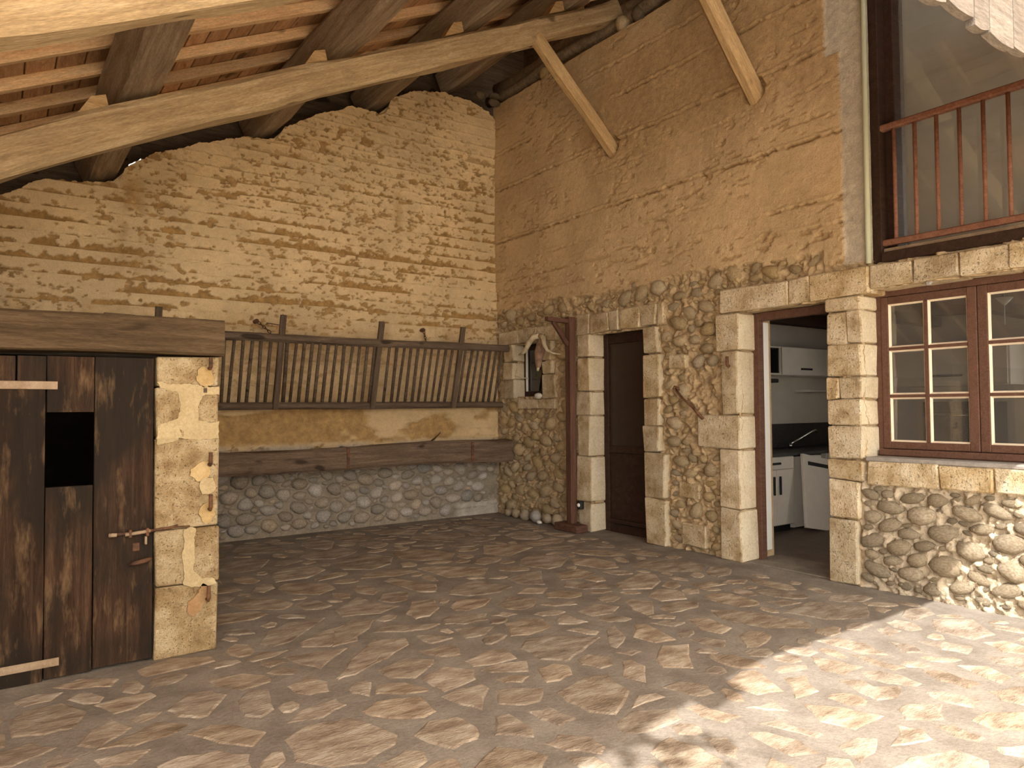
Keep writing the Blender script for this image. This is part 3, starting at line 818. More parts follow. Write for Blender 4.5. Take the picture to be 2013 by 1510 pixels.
# ------------------------------------------------------------------ roof
SL = .475; TH = math.atan(SL); CO = math.cos(TH); NRM = Vector((-math.sin(TH), 0, CO))
def zb(x): return 3.30+SL*x                 # underside of the purlins
RAF = .31/CO; YV, YE = .205, 8.75
ceiling = thing('ceiling', (1.5, 4.4, 4.4), None, None, None, 'structure')
x = -2.95; k = 0
while x < 6.5:
    w = rng.uniform(.165, .215); xc = x+w*CO/2; z = zb(xc)+RAF+.085/CO+.012
    beam('roof_board', (xc, YV, z), (xc, YE, z), w-.012, .022, M['board'], ceiling, NRM, .002, 0, 1, seed=k); x += w*CO; k += 1
for k in range(-10, 6):
    y = 5.65+k*.525
    if y < .15 or y > 8.5: continue
    z0 = zb(-2.9)+RAF+.042/CO; z1 = zb(6.4)+RAF+.042/CO
    beam('rafter', (-2.9, y, z0), (6.4, y, z1), .075+rng.uniform(-.006, .008), .085, M['rafter'], ceiling, (0, 0, 1), .006, .012, 10, seed=k+20)
c0 = RAF+.085/CO+.03
ext_poly('tile_covering', [(-3.1, zb(-3.1)+c0), (6.6, zb(6.6)+c0), (6.6, zb(6.6)+c0+.06), (-3.1, zb(-3.1)+c0+.06)], 'y', YV, YE, M['tile'], ceiling)
# boards added to keep sky light out behind the rear wall top, with a few slits of daylight, and behind the house wall top
slits = [(-.12, .12), (1.10, 1.22), (3.9, 4.3)]
cuts = sorted({-2.9, 6.4} | {q for s_ in slits for q in s_})
for a, b in zip(cuts[:-1], cuts[1:]):
    n = 6; xs_ = [a+(b-a)*i/n for i in range(n+1)]
    lo = [(q, float(back_top(min(q, XW)))-.35) for q in xs_]; hi = [(q, zb(q)+c0) for q in xs_]
    if (a, b) in slits:
        m1 = [(q, float(back_top(min(q, XW)))+.10) for q in xs_]; m2 = [(q, float(back_top(min(q, XW)))+.122) for q in xs_]
        ext_poly('sky_block_board', lo+m1[::-1], 'y', YB+.53, YB+.56, M['old'], ceiling)
        ext_poly('sky_block_board', m2+hi[::-1], 'y', YB+.53, YB+.56, M['old'], ceiling)
    else: ext_poly('sky_block_board', lo+hi[::-1], 'y', YB+.53, YB+.56, M['old'], ceiling)
box('sky_block_board', (6.32, YV, 5.2), (6.36, YE, zb(6.34)+c0), M['old'], ceiling)
ext_poly('sky_block_board', [(XW+.02, 5.35), (6.32, 5.35), (6.32, zb(6.32)+c0), (XW+.02, zb(XW)+c0)], 'y', YV+.01, YV+.05, M['old'], ceiling)

# purlins: old squared beams running to the rear wall
for px, lb in ((.77, 'old grey squared purlin lowest down the roof, end resting on the rear wall at left'),
               (2.36, 'second old squared purlin up the roof from the left'),
               (3.69, 'third old squared purlin up the roof, passing above the middle of the long truss beam'),
               (4.92, 'old purlin highest up the roof, close above the corner of the two earth walls')):
    z = zb(px)+.155/CO
    o = beam('roof_purlin', (px, YV+.05, z), (px, 8.40, z), .29, .29, M['purlin'], None, (0, 0, 1), .03, .03, 22, -TH if False else TH*-1, seed=int(px*10))
    tag(o, lb, 'roof beam', 'purlins under the roof')

def truss(yc, lb1, seed):
    t = thing('roof_truss', (2.0, yc, zb(2.0)), lb1, 'roof beam', 'sloping truss beams')
    p0 = (-2.58, yc, 3.075-.49*2.58); p1 = (XW+.12, yc, 3.075+.49*(XW+.12))
    beam('principal_rafter', p0, p1, .19, .285, M['truss'], t, (0, 0, 1), .03, .045, 40, 0, .19, .215, seed)
    for px in (.77, 2.36, 3.69, 4.92):       # wedge blocks that stop each purlin sliding down
        xa = px-.36; za = lambda q: 3.225+.483*q
        ext_poly('wedge_block', [(xa, za(xa)), (xa+.20, za(xa+.20)), (xa+.18, za(xa+.18)+.10), (xa+.09, za(xa+.09)+.11)], 'y', yc-.07, yc+.07, M['strut'], t)
    return t
truss(5.79, 'long sloping oak truss beam crossing the roof from left edge to the house wall', 3)
truss(3.70, 'pale truss beam at the top left corner, nearer than the long one', 9)
o = beam('wall_strut', (4.40, 5.76, 5.16), (5.52, 5.76, 4.16), .13, .135, M['strut'], None, (0, 0, 1), .03, .012, 10, seed=31)
tag(o, 'pale wooden strut from the long truss beam down into the earth wall', 'strut', 'wall struts')
o = beam('wall_strut', (4.40, 3.93, 5.32), (5.52, 3.93, 4.10), .15, .16, M['strut'], None, (0, 0, 1), .045, .012, 10, seed=32)
tag(o, 'thicker pale wooden strut entering the earth wall left of the upper window', 'strut', 'wall struts')

# round wall-plate logs and loose stones on the house wall top
for (xl, zl, r_, lb) in ((5.53, 5.62, .075, 'round log lying along the top of the house wall, lower of two'), (5.66, 5.83, .08, 'round log along the house wall top, upper and darker of two')):
    pts = [(xl+.02*math.sin(i*1.3), 8.3-i*.45, zl+.02*math.cos(i*1.7)) for i in range(18)]
    tag(tube('wall_plate_log', pts, r_, M['purlin'], None, 10), lb, 'log', 'wall plate logs')
def rough_stone(name, loc, sx, sy, sz, mat, seed, sub=2):
    bm = bmesh.new(); bmesh.ops.create_icosphere(bm, subdivisions=sub, radius=1); r = random.Random(seed); ph = [r.uniform(0, 9) for _ in range(6)]
    for v in bm.verts:
        c = v.co; k = 1+.10*math.sin(3*c.x+ph[0])*math.sin(2.5*c.y+ph[1])+.08*math.sin(4*c.z+ph[2]+c.x*2)
        v.co = Vector((c.x*sx*k, c.y*sy*k, c.z*sz*k))
    me = bpy.data.meshes.new(name); bm.to_mesh(me); bm.free()
    return link(name, me, mat, None, T(*loc), True)
for i, (loc, s_, lb) in enumerate((((5.50, 6.98, 5.53), (.07, .10, .085), 'pale stone wedged under the log on the house wall top, left of the strut'),
        ((5.50, 5.62, 5.55), (.08, .09, .10), 'pale squared stone on the house wall top at the end of the long truss beam'),
        ((5.52, 5.40, 5.57), (.08, .08, .11), 'darker stone on the house wall top, rightmost of the pair by the truss end'),
        ((5.33, 7.88, 5.44), (.09, .07, .05), 'small stone in the corner gap under the roof, nearest the house wall'),
        ((5.16, 7.95, 5.53), (.08, .06, .055), 'flat stone on the rear wall top beside the corner'),
        ((5.38, 7.95, 5.56), (.08, .08, .04), 'rounded stone above the others in the corner under the roof'))):
    tag(rough_stone('rubble_stone', loc, *s_, M['rubble'] if i < 2 else M['dark_rubble'], 40+i), lb, 'stone', 'loose stones on the wall tops')

# sunlit board screen hung in front of the house, its uneven lower ends at the top right
scr = thing('board_screen', (3.9, 1.07, 2.69), 'pale sunlit hanging boards with uneven lower ends at the top right corner', 'board screen')
x = 1.83; k = 2
while x < 5.38:
    w = (.15, .20, .12, .20, .17)[k % 5]; w = min(w, 5.40-x); zt = 2.25+SL*(x+w/2)+.35
    n = 8; bot = []
    for i in range(n+1):
        t = i/n; bot.append((x+.003+(w-.006)*t, 2.690+.012*math.sin(k*2.3)+.016*(t-.5)*(1 if k % 2 else -.3)-.009*math.sin(math.pi*t)))
    ext_poly('board', bot+[(x+w-.003, zt), (x+.003, zt)], 'y', 1.055, 1.085, M['screen'], scr); x += w; k += 1
beam('top_rail', (1.83, 1.11, 2.50+SL*1.83), (XW, 1.11, 2.50+SL*XW), .05, .10, M['screen'], scr)
beam('hanger', (1.92, 1.11, 2.54+SL*1.9), (1.92, 1.11, zb(1.92)+RAF), .06, .06, M['screen'], scr)
# vine sprig over the verge (above the frame) whose dapple falls on the sunlit flags
vine = thing('vine_sprig', (.1, -.1, 4.05), 'green vine sprig hanging at the roof edge above the picture', 'vine')
tube('stem', [(-.17, .18, 4.0), (-.05, .0, 4.06), (.08, -.12, 4.08), (.23, -.25, 4.06), (.35, -.36, 3.98)], .008, M['leaf'], vine, 6)
r = random.Random(5)
for i in range(30):
    t = r.random(); a = r.uniform(.03, .055); c = Vector((-.12+.34*t+r.uniform(-.08, .08), .02-.30*t+r.uniform(-.07, .07), 4.05+r.uniform(-.10, .12)))
    v = [(a*1.1, 0, 0), (a*.55, a*.75, .01), (-a*.1, a*.95, .0), (-a*.8, a*.45, .01), (-a*.55, 0, .0), (-a*.8, -a*.45, .01), (-a*.1, -a*.95, 0), (a*.55, -a*.75, .01)]
    v2 = [(q[0], q[1], q[2]-.004) for q in v]
    f = [list(range(8)), list(range(8, 16))[::-1]]+[[q, q+8, (q+1) % 8+8, (q+1) % 8] for q in range(8)]
    Mx = T(*c) @ Matrix.Rotation(r.uniform(0, 6.3), 4, 'Z') @ Matrix.Rotation(r.uniform(-.6, .6), 4, 'X')
    link('leaf', pymesh('leaf', v+v2, f), M['leaf'], vine, Mx)

# ------------------------------------------------------------------ stall front: pillar, lintel, plank door
pil = thing('stone_pillar', (.9, YS, 0), 'pale pitted stone pillar carrying the lintel beside the old plank door', 'pillar')
def pblk(x0, x1, z0, z1, mat='pillar_stone', y=0.0, name='stone_block'):
    return box(name, (x0+.003, YS+rng.uniform(-.006, .006)+y, z0+.003), (x1-.003, YS+.42, z1-.003), M[mat], pil, .007, .006)
pblk(.724, 1.067, 1.53, 1.708); pblk(.724, .885, 1.235, 1.53); pblk(.885, 1.067, 1.235, 1.53)
pblk(.724, 1.067, .725, 1.235); pblk(.724, .90, .40, .725); pblk(.90, 1.067, .40, .725)
pblk(.724, 1.063, .0, .40)
def patch(name, pts, mat, th=.012):
    out = []
    for i in range(len(pts)):
        a = Vector(pts[i]); b = Vector(pts[(i+1) % len(pts)]); n = max(1, int((b-a).length/.014))
        for k in range(n): out.append(tuple(a.lerp(b, k/n)+Vector((rng.uniform(-.004, .004), rng.uniform(-.004, .004)))))
    return ext_poly(name, out, 'y', YS-th, YS+.03, M[mat], pil)
patch('mortar_joint', [(.73, 1.24), (.73, 1.31), (.78, 1.33), (.84, 1.35), (.855, 1.42), (.84, 1.50), (.75, 1.52), (.73, 1.56), (.80, 1.545), (.90, 1.55), (.98, 1.53), (1.06, 1.535), (1.06, 1.49), (.97, 1.48), (.945, 1.42), (.95, 1.34), (1.02, 1.32), (1.06, 1.33), (1.06, 1.23), (.95, 1.225), (.83, 1.24)], 'mortar_pale', .009)
patch('mortar_joint', [(.87, .40), (.88, .47), (.865, .55), (.875, .65), (.87, .715), (.92, .73), (.94, .72), (.93, .65), (.935, .56), (.925, .48), (.97, .43), (1.04, .42), (1.055, .385), (.98, .38), (.92, .385)], 'mortar_pale', .009)
patch('mortar_joint', [(.73, 1.20), (.73, 1.245), (.85, 1.25), (.84, 1.225)], 'mortar_pale', .008)
M['rustlime'] = rock('rust stained lime', [(.38, .25, .10), (.47, .33, .155), (.52, .385, .20)], 6, .002, .05, 0, 60)
M['rustdark'] = rock('brown stained lime', [(.30, .17, .08), (.38, .24, .12)], 6, .002, .05, 0, 60)
patch('mortar_patch', [(.935, 1.57), (.945, 1.635), (.975, 1.655), (1.01, 1.64), (1.03, 1.60), (1.028, 1.55), (.99, 1.528), (.955, 1.54)], 'rustlime')
patch('mortar_patch', [(.905, 1.02), (.91, 1.06), (.95, 1.09), (1.0, 1.10), (1.015, 1.04), (1.0, 1.0), (.95, .985)], 'rustlime')
patch('mortar_patch', [(.955, .98), (.965, 1.0), (1.03, 1.0), (1.045, .955), (1.035, .915), (.97, .91), (.955, .94)], 'mortar_pale', .016)
patch('mortar_patch', [(.955, .80), (.965, .84), (1.0, .86), (1.03, .84), (1.04, .79), (1.02, .75), (.98, .74)], 'rustlime')
patch('mortar_patch', [(.89, .25), (.90, .30), (.945, .335), (.975, .40), (1.0, .385), (1.01, .33), (.985, .29), (.965, .245), (.925, .215)], 'rustdark', .009)
for z, dx, L in ((1.668, 1.004, .065), (1.115, 1.006, .075), (.865, 1.008, .09), (.345, .999, .085)):
    pts = [(dx, YS+.02, z-L*.5+.005), (dx, YS-.045, z-L*.5), (dx, YS-.055, z-L*.3), (dx, YS-.055, z+L*.5)]
    v, f = tube_vf([Vector(p)-Vector(pts[0]) for p in pts], [.009, .009, .012, .011], 8)
    link('hinge_pin', pymesh('hinge_pin', v, f), M['iron'], pil, T(*pts[0]), False)
box('wedge_sliver', (.975, YS-.012, 1.498), (.995, YS+.02, 1.525), M['old'], pil, .002)

lin = beam('lintel_beam', (-2.6, 4.535, 1.812), (1.082, 4.535, 1.822), .20, .208, M['lintel'], None, (0, 0, 1), .012, .012, 24, seed=51)
tag(lin, 'long weathered brown lintel beam across the pillar and the plank door', 'lintel')
o = beam('wood_lath', (.36, 4.60, 1.927), (1.02, 4.60, 1.934), .05, .012, M['old'], None, (0, 0, 1), .003, .002, 6, seed=52)
tag(o, 'thin dark lath lying on top of the lintel beam', 'lath')
o = beam('wood_offcut', (.47, 4.53, 1.930), (.62, 4.53, 1.926), .04, .014, M['lintel'], None, (0, 0, 1), .003, .003, 4, seed=53)
tag(o, 'short reddish wood offcut lying on the lintel beam', 'offcut')

door3 = thing('door_3', (.2, YS, 0), 'old dark-stained plank door with a square hole cut through it', None, None, 'structure')
def plank(x0, x1, z0, z1, seed, nm='plank'):
    xm = (x0+x1)/2
    return beam(nm, (xm, YS+.035, z0), (xm, YS+.035, z1), (x1-x0)-.004, .035, M['doorplank'], door3, (0, -1, 0), .003, .003, 8, seed=seed)
plank(-.80, -.44, .0, 1.685, 61); plank(-.44, -.07, .0, 1.685, 62); plank(-.07, .075, 1.53, 1.683, 63); plank(.075, .205, 1.53, 1.686, 66)
plank(-.07, .205, .0, 1.53, 67); plank(.205, .425, 1.392, 1.688, 64); plank(.205, .425, .01, .998, 65); plank(.425, .718, .02, 1.69, 68)
beam('strap_hinge', (-.6, YS+.010, 1.535), (.255, YS+.010, 1.533), .006, .042, M['ironpale'], door3, (0, 0, 1), .002, 0, 2)
beam('strap_hinge', (-.6, YS+.010, .085), (.275, YS+.010, .092), .006, .042, M['ironpale'], door3, (0, 0, 1), .002, 0, 2)
tube('bolt_rod', [(.50, YS+.0, .722), (.60, YS-.002, .724), (.72, YS-.004, .728)], .008, M['iron'], door3, 8)
tube('bolt_handle', [(.500, YS, .722), (.535, YS-.016, .722)], [.013, .010], M['ironpale'], door3, 8)
tube('bolt_shank', [(.575, YS-.012, .718), (.70, YS-.012, .728)], .010, M['ironpale'], door3, 8)
for x_ in (.60, .685): box('bolt_guide', (x_-.008, YS-.022, .700), (x_+.008, YS+.03, .745), M['iron'], door3, .003)
box('bolt_catch', (.672, YS-.016, .655), (.684, YS+.01, .70), M['ironpale'], door3, .003)
tube('latch_handle', [(.598, YS-.004, .552), (.62, YS-.02, .560), (.66, YS-.022, .566), (.685, YS-.02, .570), (.705, YS+.0, .572)], [.006, .012, .013, .012, .010], M['iron'], door3, 8)
box('keyhole_plate', (.615, YS+.008, .62), (.650, YS+.03, .665), M['iron'], door3, .003)
tube('keeper_rod', [(.715, YS-.012, .729), (.80, YS-.016, .735), (.84, YS-.010, .742)], .008, M['iron'], pil, 8)
tube('keeper_rod', [(.83, YS-.006, .735), (.905, YS-.004, .733)], .004, M['iron'], pil, 6)

# ------------------------------------------------------------------ hay rack and manger on the rear wall
rack = thing('hay_rack', (3.2, 7.75, 1.40), 'dark wooden hay rack of close spindles fixed on the rear wall', 'hay rack')
beam('top_rail', (.85, 7.625, 2.142), (5.345, 7.625, 2.150), .08, .088, M['old'], rack, (0, 0, 1), .022, .018, 22, seed=71)
beam('bottom_rail', (.85, 7.83, 1.425), (5.385, 7.83, 1.432), .08, .078, M['old'], rack, (0, 0, 1), .022, .016, 22, seed=72)
x = .95; k = 0
spv = None
stakes = (1.235, 2.42, 3.55, 4.63)
while x < 5.32:
    if min(abs(x-q) for q in stakes) > .05:
        j = rng.uniform(-.012, .012); r_ = rng.uniform(.0165, .021)
        tube('spindle', [(x+j, 7.83, 1.44), (x+j*.4, 7.725, 1.80), (x-j*.5, 7.625, 2.13)], r_, M['old'], rack, 6)
    x += rng.uniform(.087, .096); k += 1
for i, q in enumerate(stakes):
    beam('stake', (q-.006, 7.80, 1.40), (q+.012, 7.575, 2.385), .062, .045, M['old'], rack, (0, -1, 0), .006, .008, 8, seed=80+i)
man = thing('feed_manger', (3.2, 7.75, .72), 'thick dark oak manger beam along the rear wall above the cobbles', 'manger')
beam('manger_beam', (.98, 7.70, .855), (5.405, 7.70, .850), .20, .215, M['manger'], man, (0, 0, 1), .022, .025, 26, 0, .20, .285, 75)
box('trough_bed', (1.0, 7.80, .80), (5.38, 7.96, .925), M['mortar_dark'] if 'mortar_dark' in M else M['grout'], man, .01)
for xq in (3.16, 4.78):
    box('iron_strap', (xq-.018, 7.588, .735), (xq+.018, 7.602, .965), M['iron'], man, .003)
    box('iron_strap', (xq-.018, 7.59, .962), (xq+.018, 7.81, .972), M['iron'], man, .003)
tag(tube('iron_spike', [(4.42, 8.03, .97), (4.45, 7.97, 1.01), (4.50, 7.90, 1.09)], [.010, .011, .006], M['iron'], None, 6), 'rusty iron spike standing up behind the manger beam', 'iron spike')
def chain(loc, n, dirv, lb):
    t = thing('wall_chain', loc, lb, 'chain', 'tethering chains above the hay rack')
    tube('ring_bolt', [Vector(loc)+Vector((0, .09, 0)), Vector(loc)+Vector((0, -.03, 0))], [.022, .026], M['iron'], t, 8)
    d = Vector(dirv).normalized()
    for i in range(n):
        c = Vector(loc)+Vector((0, -.035, 0))+d*(.03+.034*i); a = d; b = Vector((0, -1, 0)) if i % 2 else d.cross(Vector((0, -1, 0))).normalized()
        pts = [c+a*.024*math.cos(q)+b*.013*math.sin(q) for q in [2*math.pi*s_/8 for s_ in range(9)]]
        tube('chain_link', pts, .005, M['iron'], t, 5)
chain((2.27, YB-.03, 2.35), 5, (.7, -.1, -.6), 'short rusty chain hanging from a ring left above the hay rack')
chain((4.30, YB-.03, 2.365), 4, (.15, -.1, -1), 'short rusty chain hanging straight from a ring right above the hay rack')
tag(tube('bent_nail', [(2.40, YB+.02, 2.33), (2.38, YB-.06, 2.335), (2.45, YB-.09, 2.325), (2.50, YB-.09, 2.32)], .005, M['iron'], None, 6), 'thin bent nail in the rear wall beside the rack stake', 'nail')

# ------------------------------------------------------------------ narrow dark door
d1 = thing('door_1', (5.64, 5.70, 0), 'narrow dark brown door with glazed upper panel', None, None, 'structure')
for y0, y1 in ((6.055, 6.15), (5.26, 5.345)): box('stile', (5.62, y0, 0), (5.68, y1, 2.21), M['darkpaint'], d1, .006)
for z0, z1 in ((2.10, 2.215), (.88, .96), (.0, .10)): box('rail', (5.622, 5.345, z0), (5.678, 6.055, z1), M['darkpaint'], d1, .006)
box('upper_panel', (5.645, 5.34, .955), (5.66, 6.06, 2.11), M['doorpane'], d1, .002)
box('lower_panel', (5.64, 5.34, .095), (5.665, 6.06, .885), M['darkpaint'], d1, .012)
box('weather_bar', (5.585, 5.345, .10), (5.63, 6.055, .15), M['darkpaint'], d1, .012)

# ------------------------------------------------------------------ kitchen doorway
d2 = thing('door_2', (5.66, 3.70, 0), 'open kitchen doorway with red-brown frame and pale inner lining', None, None, 'structure')
box('frame_post', (5.635, 4.070, 0), (5.71, 4.14, 2.235), M['redbrown'], d2, .005)
box('frame_post', (5.635, 3.26, 0), (5.71, 3.30, 2.235), M['redbrown'], d2, .005)
box('frame_head', (5.635, 3.30, 2.165), (5.71, 4.07, 2.24), M['redbrown'], d2, .005)
box('inner_lining', (5.715, 4.080, 0.08), (5.80, 4.135, 2.16), M['white'], d2, .004)
box('threshold', (XW+.04, 3.28, -.05), (5.95, 4.12, .006), M['grout'], d2, .004)

# ------------------------------------------------------------------ kitchen window
w1 = thing('window_1', (5.66, 2.25, 1.0), 'red-brown kitchen window with cream glazing beads', None, None, 'structure')
box('frame_jamb', (5.645, 2.955, 1.0), (5.72, 3.0, 2.28), M['redbrown'], w1, .004)
box('frame_jamb', (5.645, 1.49, 1.0), (5.72, 1.53, 2.28), M['redbrown'], w1, .004)
box('frame_head', (5.645, 1.53, 2.235), (5.72, 2.955, 2.285), M['redbrown'], w1, .004)
box('sill_bar', (5.60, 1.52, 1.0), (5.72, 2.975, 1.052), M['redbrown'], w1, .010)
box('stone_sill', (XW-.015, 1.46, .960), (5.68, 2.985, .998), M['grey_stone'], w1, .012)
ZR = ((2.174, 1.837), (1.813, 1.472), (1.449, 1.110))
def bead(ya, yb, za, zb_, parent):
    v = []; i_ = .013
    for X_, k in ((5.651, 0), (5.669, i_), (5.672, 0)):
        v += [(X_, ya-k, za-k), (X_, yb+k, za-k), (X_, yb+k, zb_+k), (X_, ya-k, zb_+k)]
    f = []
    for a in range(4):
        b = (a+1) % 4
        f += [[a, b, 4+b, 4+a], [4+a, 4+b, 8+b, 8+a], [8+a, 8+b, b, a]]
    c = Vector((5.66, (ya+yb)/2, (za+zb_)/2))
    me = pymesh('glazing_bead', [tuple(Vector(q)-c) for q in v], f)
    bm = bmesh.new(); bm.from_mesh(me); bmesh.ops.recalc_face_normals(bm, faces=bm.faces); bm.to_mesh(me); bm.free()
    link('glazing_bead', me, M['bead'], parent, T(*c))
def casement(y_left, cols, y_right):
    cs = thing('casement', (5.66, y_left, 1.05)); cs.parent = w1; Mw = WM[cs]; cs.matrix_basis = WM[w1].inverted() @ Mw
    box('stile', (5.640, cols[0][0], 1.055), (5.70, y_left, 2.232), M['redbrown'], cs, .005)
    box('stile', (5.640, y_right, 1.055), (5.70, cols[-1][1], 2.232), M['redbrown'], cs, .005)
    a, b = cols[-1][1], cols[0][0]
    box('rail', (5.641, a, 2.174), (5.70, b, 2.231), M['redbrown'], cs, .004); box('rail', (5.641, a, 1.056), (5.70, b, 1.110), M['redbrown'], cs, .004)
    box('glazing_bar', (5.645, cols[1][0], 1.11), (5.695, cols[0][1], 2.174), M['redbrown'], cs, .004)
    for z0, z1 in ((1.813, 1.837), (1.449, 1.472)):
        for c0_, c1_ in cols: box('glazing_bar', (5.645, c1_, z0), (5.695, c0_, z1), M['redbrown'], cs, .004)
    for c0_, c1_ in cols:
        for za, zb_ in ZR:
            bead(c0_, c1_, za, zb_, cs); box('pane', (5.672, c1_, zb_), (5.676, c0_, za), M['hazy2'], cs, .0005)
casement(2.953, ((2.897, 2.634), (2.604, 2.335)), 2.270)
casement(2.266, ((2.201, 1.930), (1.900, 1.630)), 1.535)

# ------------------------------------------------------------------ small window by the corner
w2 = thing('window_2', (5.62, 7.3, 1.53), 'small dark window between dressed stones near the corner', None, None, 'structure')
box('frame', (5.58, 7.555, 1.53), (5.66, 7.605, 2.20), M['darkpaint'], w2, .004); box('frame', (5.58, 6.99, 1.53), (5.66, 7.05, 2.20), M['darkpaint'], w2, .004)
box('frame', (5.58, 7.05, 2.13), (5.66, 7.555, 2.20), M['darkpaint'], w2, .004); box('frame', (5.58, 7.05, 1.53), (5.66, 7.555, 1.60), M['darkpaint'], w2, .004)
box('sash_edge', (5.572, 7.535, 1.60), (5.60, 7.552, 2.13), M['white'], w2, .002)
box('pane', (5.615, 7.05, 1.60), (5.620, 7.535, 2.13), M['glass'], w2, .0005)
tube('stay_bar', [(5.44, 7.60, 1.80), (5.50, 7.54, 1.775), (5.58, 7.50, 1.765)], .006, M['bone'], w2, 6)

# ------------------------------------------------------------------ upper window with railing
w3 = thing('window_3', (5.55, 1.9, 2.48), 'tall glazed upper opening with dark frame and red-brown railing', None, None, 'structure')
box('jamb', (5.46, 2.835, 2.475), (5.62, 2.905, 4.96), M['darkpaint'], w3, .004)
box('inner_post', (5.56, 2.765, 2.58), (5.72, 2.90, 4.95), M['darkpaint'], w3, .006)
box('jamb', (5.46, .89, 2.475), (5.62, .96, 4.96), M['darkpaint'], w3, .004)
box('bottom_board', (5.445, .96, 2.470), (5.60, 2.835, 2.548), M['darkpaint'], w3, .004)
box('door_track', (5.485, .96, 2.550), (5.60, 2.835, 2.580), M['ironpale'], w3, .004)
box('bottom_rail', (5.475, .96, 2.600), (5.525, 2.86, 2.645), M['rail'], w3, .008)
box('top_rail', (5.47, .96, 3.482), (5.53, 2.86, 3.530), M['rail'], w3, .010)
y = 2.745
while y > 1.0:
    tube('baluster', [(5.50, y, 2.640), (5.50, y, 3.485)], .0145, M['rail'], w3, 8); y -= .152
box('pane', (5.655, .96, 2.58), (5.661, 2.77, 4.95), M['hazy'], w3, .0005)
box('meeting_stile', (5.635, 1.72, 2.58), (5.685, 1.80, 4.95), M['darkpaint'], w3, .004)
tag(tube('wall_pipe', [(5.418, 2.918, 2.475), (5.418, 2.915, 3.6), (5.418, 2.912, 5.3)], .021, M['pipe'], None, 10), 'pale green vertical pipe along the left edge of the upper window', 'pipe')

# ------------------------------------------------------------------ house interior behind the openings
kw = thing('wall_kitchen', (7.5, 5.5, 0), None, None, None, 'structure')
box('rear_face', (5.93, 5.45, 0), (9.4, 5.55, 2.45), M['plaster'], kw, .002); box('end_face', (9.3, 2.2, 0), (9.4, 5.45, 2.45), M['plaster'], kw, .002); box('end_face', (9.3, .4, 0), (9.4, .7, 2.45), M['plaster'], kw, .002)
box('end_face', (9.3, .7, 0), (9.4, 2.2, .95), M['plaster'], kw, .002); box('end_face', (9.3, .7, 2.2), (9.4, 2.2, 2.45), M['plaster'], kw, .002)  # out-of-view gap left in the end wall to brighten the kitchen
box('near_face', (5.93, .3, 0), (9.4, .4, 2.45), M['plaster'], kw, .002)
o = box('floor_kitchen', (5.93, .4, -.08), (9.3, 5.45, .004), M['kfloor'], None, .002); tag(o, kind='structure')
ck = thing('ceiling_kitchen', (7.5, 3, 2.45), None, None, None, 'structure')
box('ceiling_face', (5.93, .4, 2.45), (9.4, 5.5, 2.60), M['darkpaint'], ck, .002)
for y in (1.2, 2.2, 3.2, 4.2, 5.0): box('joist', (5.95, y-.07, 2.33), (9.3, y+.07, 2.45), M['darkpaint'], ck, .006)
wu = thing('wall_upper_room', (7.5, 3, 2.6), None, None, None, 'structure')
box('rear_face', (8.3, 2.3, 2.60), (8.4, 5.5, 5.0), M['plaster'], wu, .002); box('rear_face', (8.3, .3, 4.3), (8.4, 2.3, 5.0), M['plaster'], wu, .002); box('rear_face', (8.3, .3, 2.6), (8.4, .6, 4.3), M['plaster'], wu, .002); box('near_face', (5.93, .3, 2.60), (8.4, .4, 5.0), M['plaster'], wu, .002)  # rear wall left open out of view, added to light the room
box('far_face', (5.93, 5.4, 2.60), (8.4, 5.5, 5.0), M['plaster'], wu, .002); box('top_face', (5.93, .3, 5.0), (8.4, 5.5, 5.1), M['plaster'], wu, .002)
ws_ = thing('wall_store', (6.5, 7.2, 1), None, None, None, 'structure')
box('store_face', (6.6, 5.6, 0), (6.7, 8.4, 2.6), M['darkroom'], ws_, .002); box('store_face', (5.93, 5.56, 0), (6.6, 5.62, 2.6), M['darkroom'], ws_, .002)
box('store_face', (5.93, 8.3, 0), (6.6, 8.4, 2.6), M['darkroom'], ws_, .002); box('store_face', (5.93, 5.6, 2.5), (6.6, 8.4, 2.6), M['darkroom'], ws_, .002); box('store_face', (5.93, 5.6, -.1), (6.6, 8.4, 0), M['darkroom'], ws_, .002)

KY = 4.80
cb = thing('base_cabinet', (6.92, KY, 0), 'white kitchen base cabinet with drawer and two dark handles, seen through the doorway', 'cabinet')
box('carcass', (6.58, KY+.02, .08), (7.245, 5.40, .835), M['cab'], cb, .003); box('plinth', (6.60, KY+.06, .0), (7.24, KY+.08, .08), M['black'], cb, .002)
dr = box('drawer', (6.59, KY, .695), (7.24, KY+.018, .828), M['cab'], cb, .003); box('handle', (6.78, KY-.022, .748), (6.98, KY-.004, .772), M['black'], dr, .004)
for y0, y1, hx in ((6.59, 6.917, 6.862), (6.923, 7.24, 6.972)):
    dd = box('door', (y0, KY, .09), (y1, KY+.018, .689), M['cab'], cb, .003); box('handle', (hx-.012, KY-.022, .42), (hx+.012, KY-.004, .62), M['black'], dd, .004)
wt = box('worktop', (6.4, KY-.02, .836), (9.28, 5.44, .872), M['worktop'], None, .004); tag(wt, 'dark kitchen worktop along the rear kitchen wall', 'worktop')
bsp = box('splashback', (6.4, 5.425, .873), (9.28, 5.448, 1.165), M['worktop'], None, .002); tag(bsp, 'dark splashback panel behind the kitchen tap', 'splashback')
dw = thing('dishwasher', (7.6, KY, 0), 'white dishwasher front leaning outwards under the worktop', 'dishwasher')
box('body', (7.30, KY+.06, .02), (7.88, 5.38, .815), M['cab'], dw, .004)
beam('front_panel', (7.46, KY-.19, .012), (7.61, KY-.06, .80), .60, .035, M['cab'], dw, (0, -1, .25), .004, 0, 2)
beam('grip_slot', (7.605, KY-.098, .69), (7.612, KY-.091, .73), .46, .008, M['black'], dw, (0, -1, .25), .002, 0, 2)
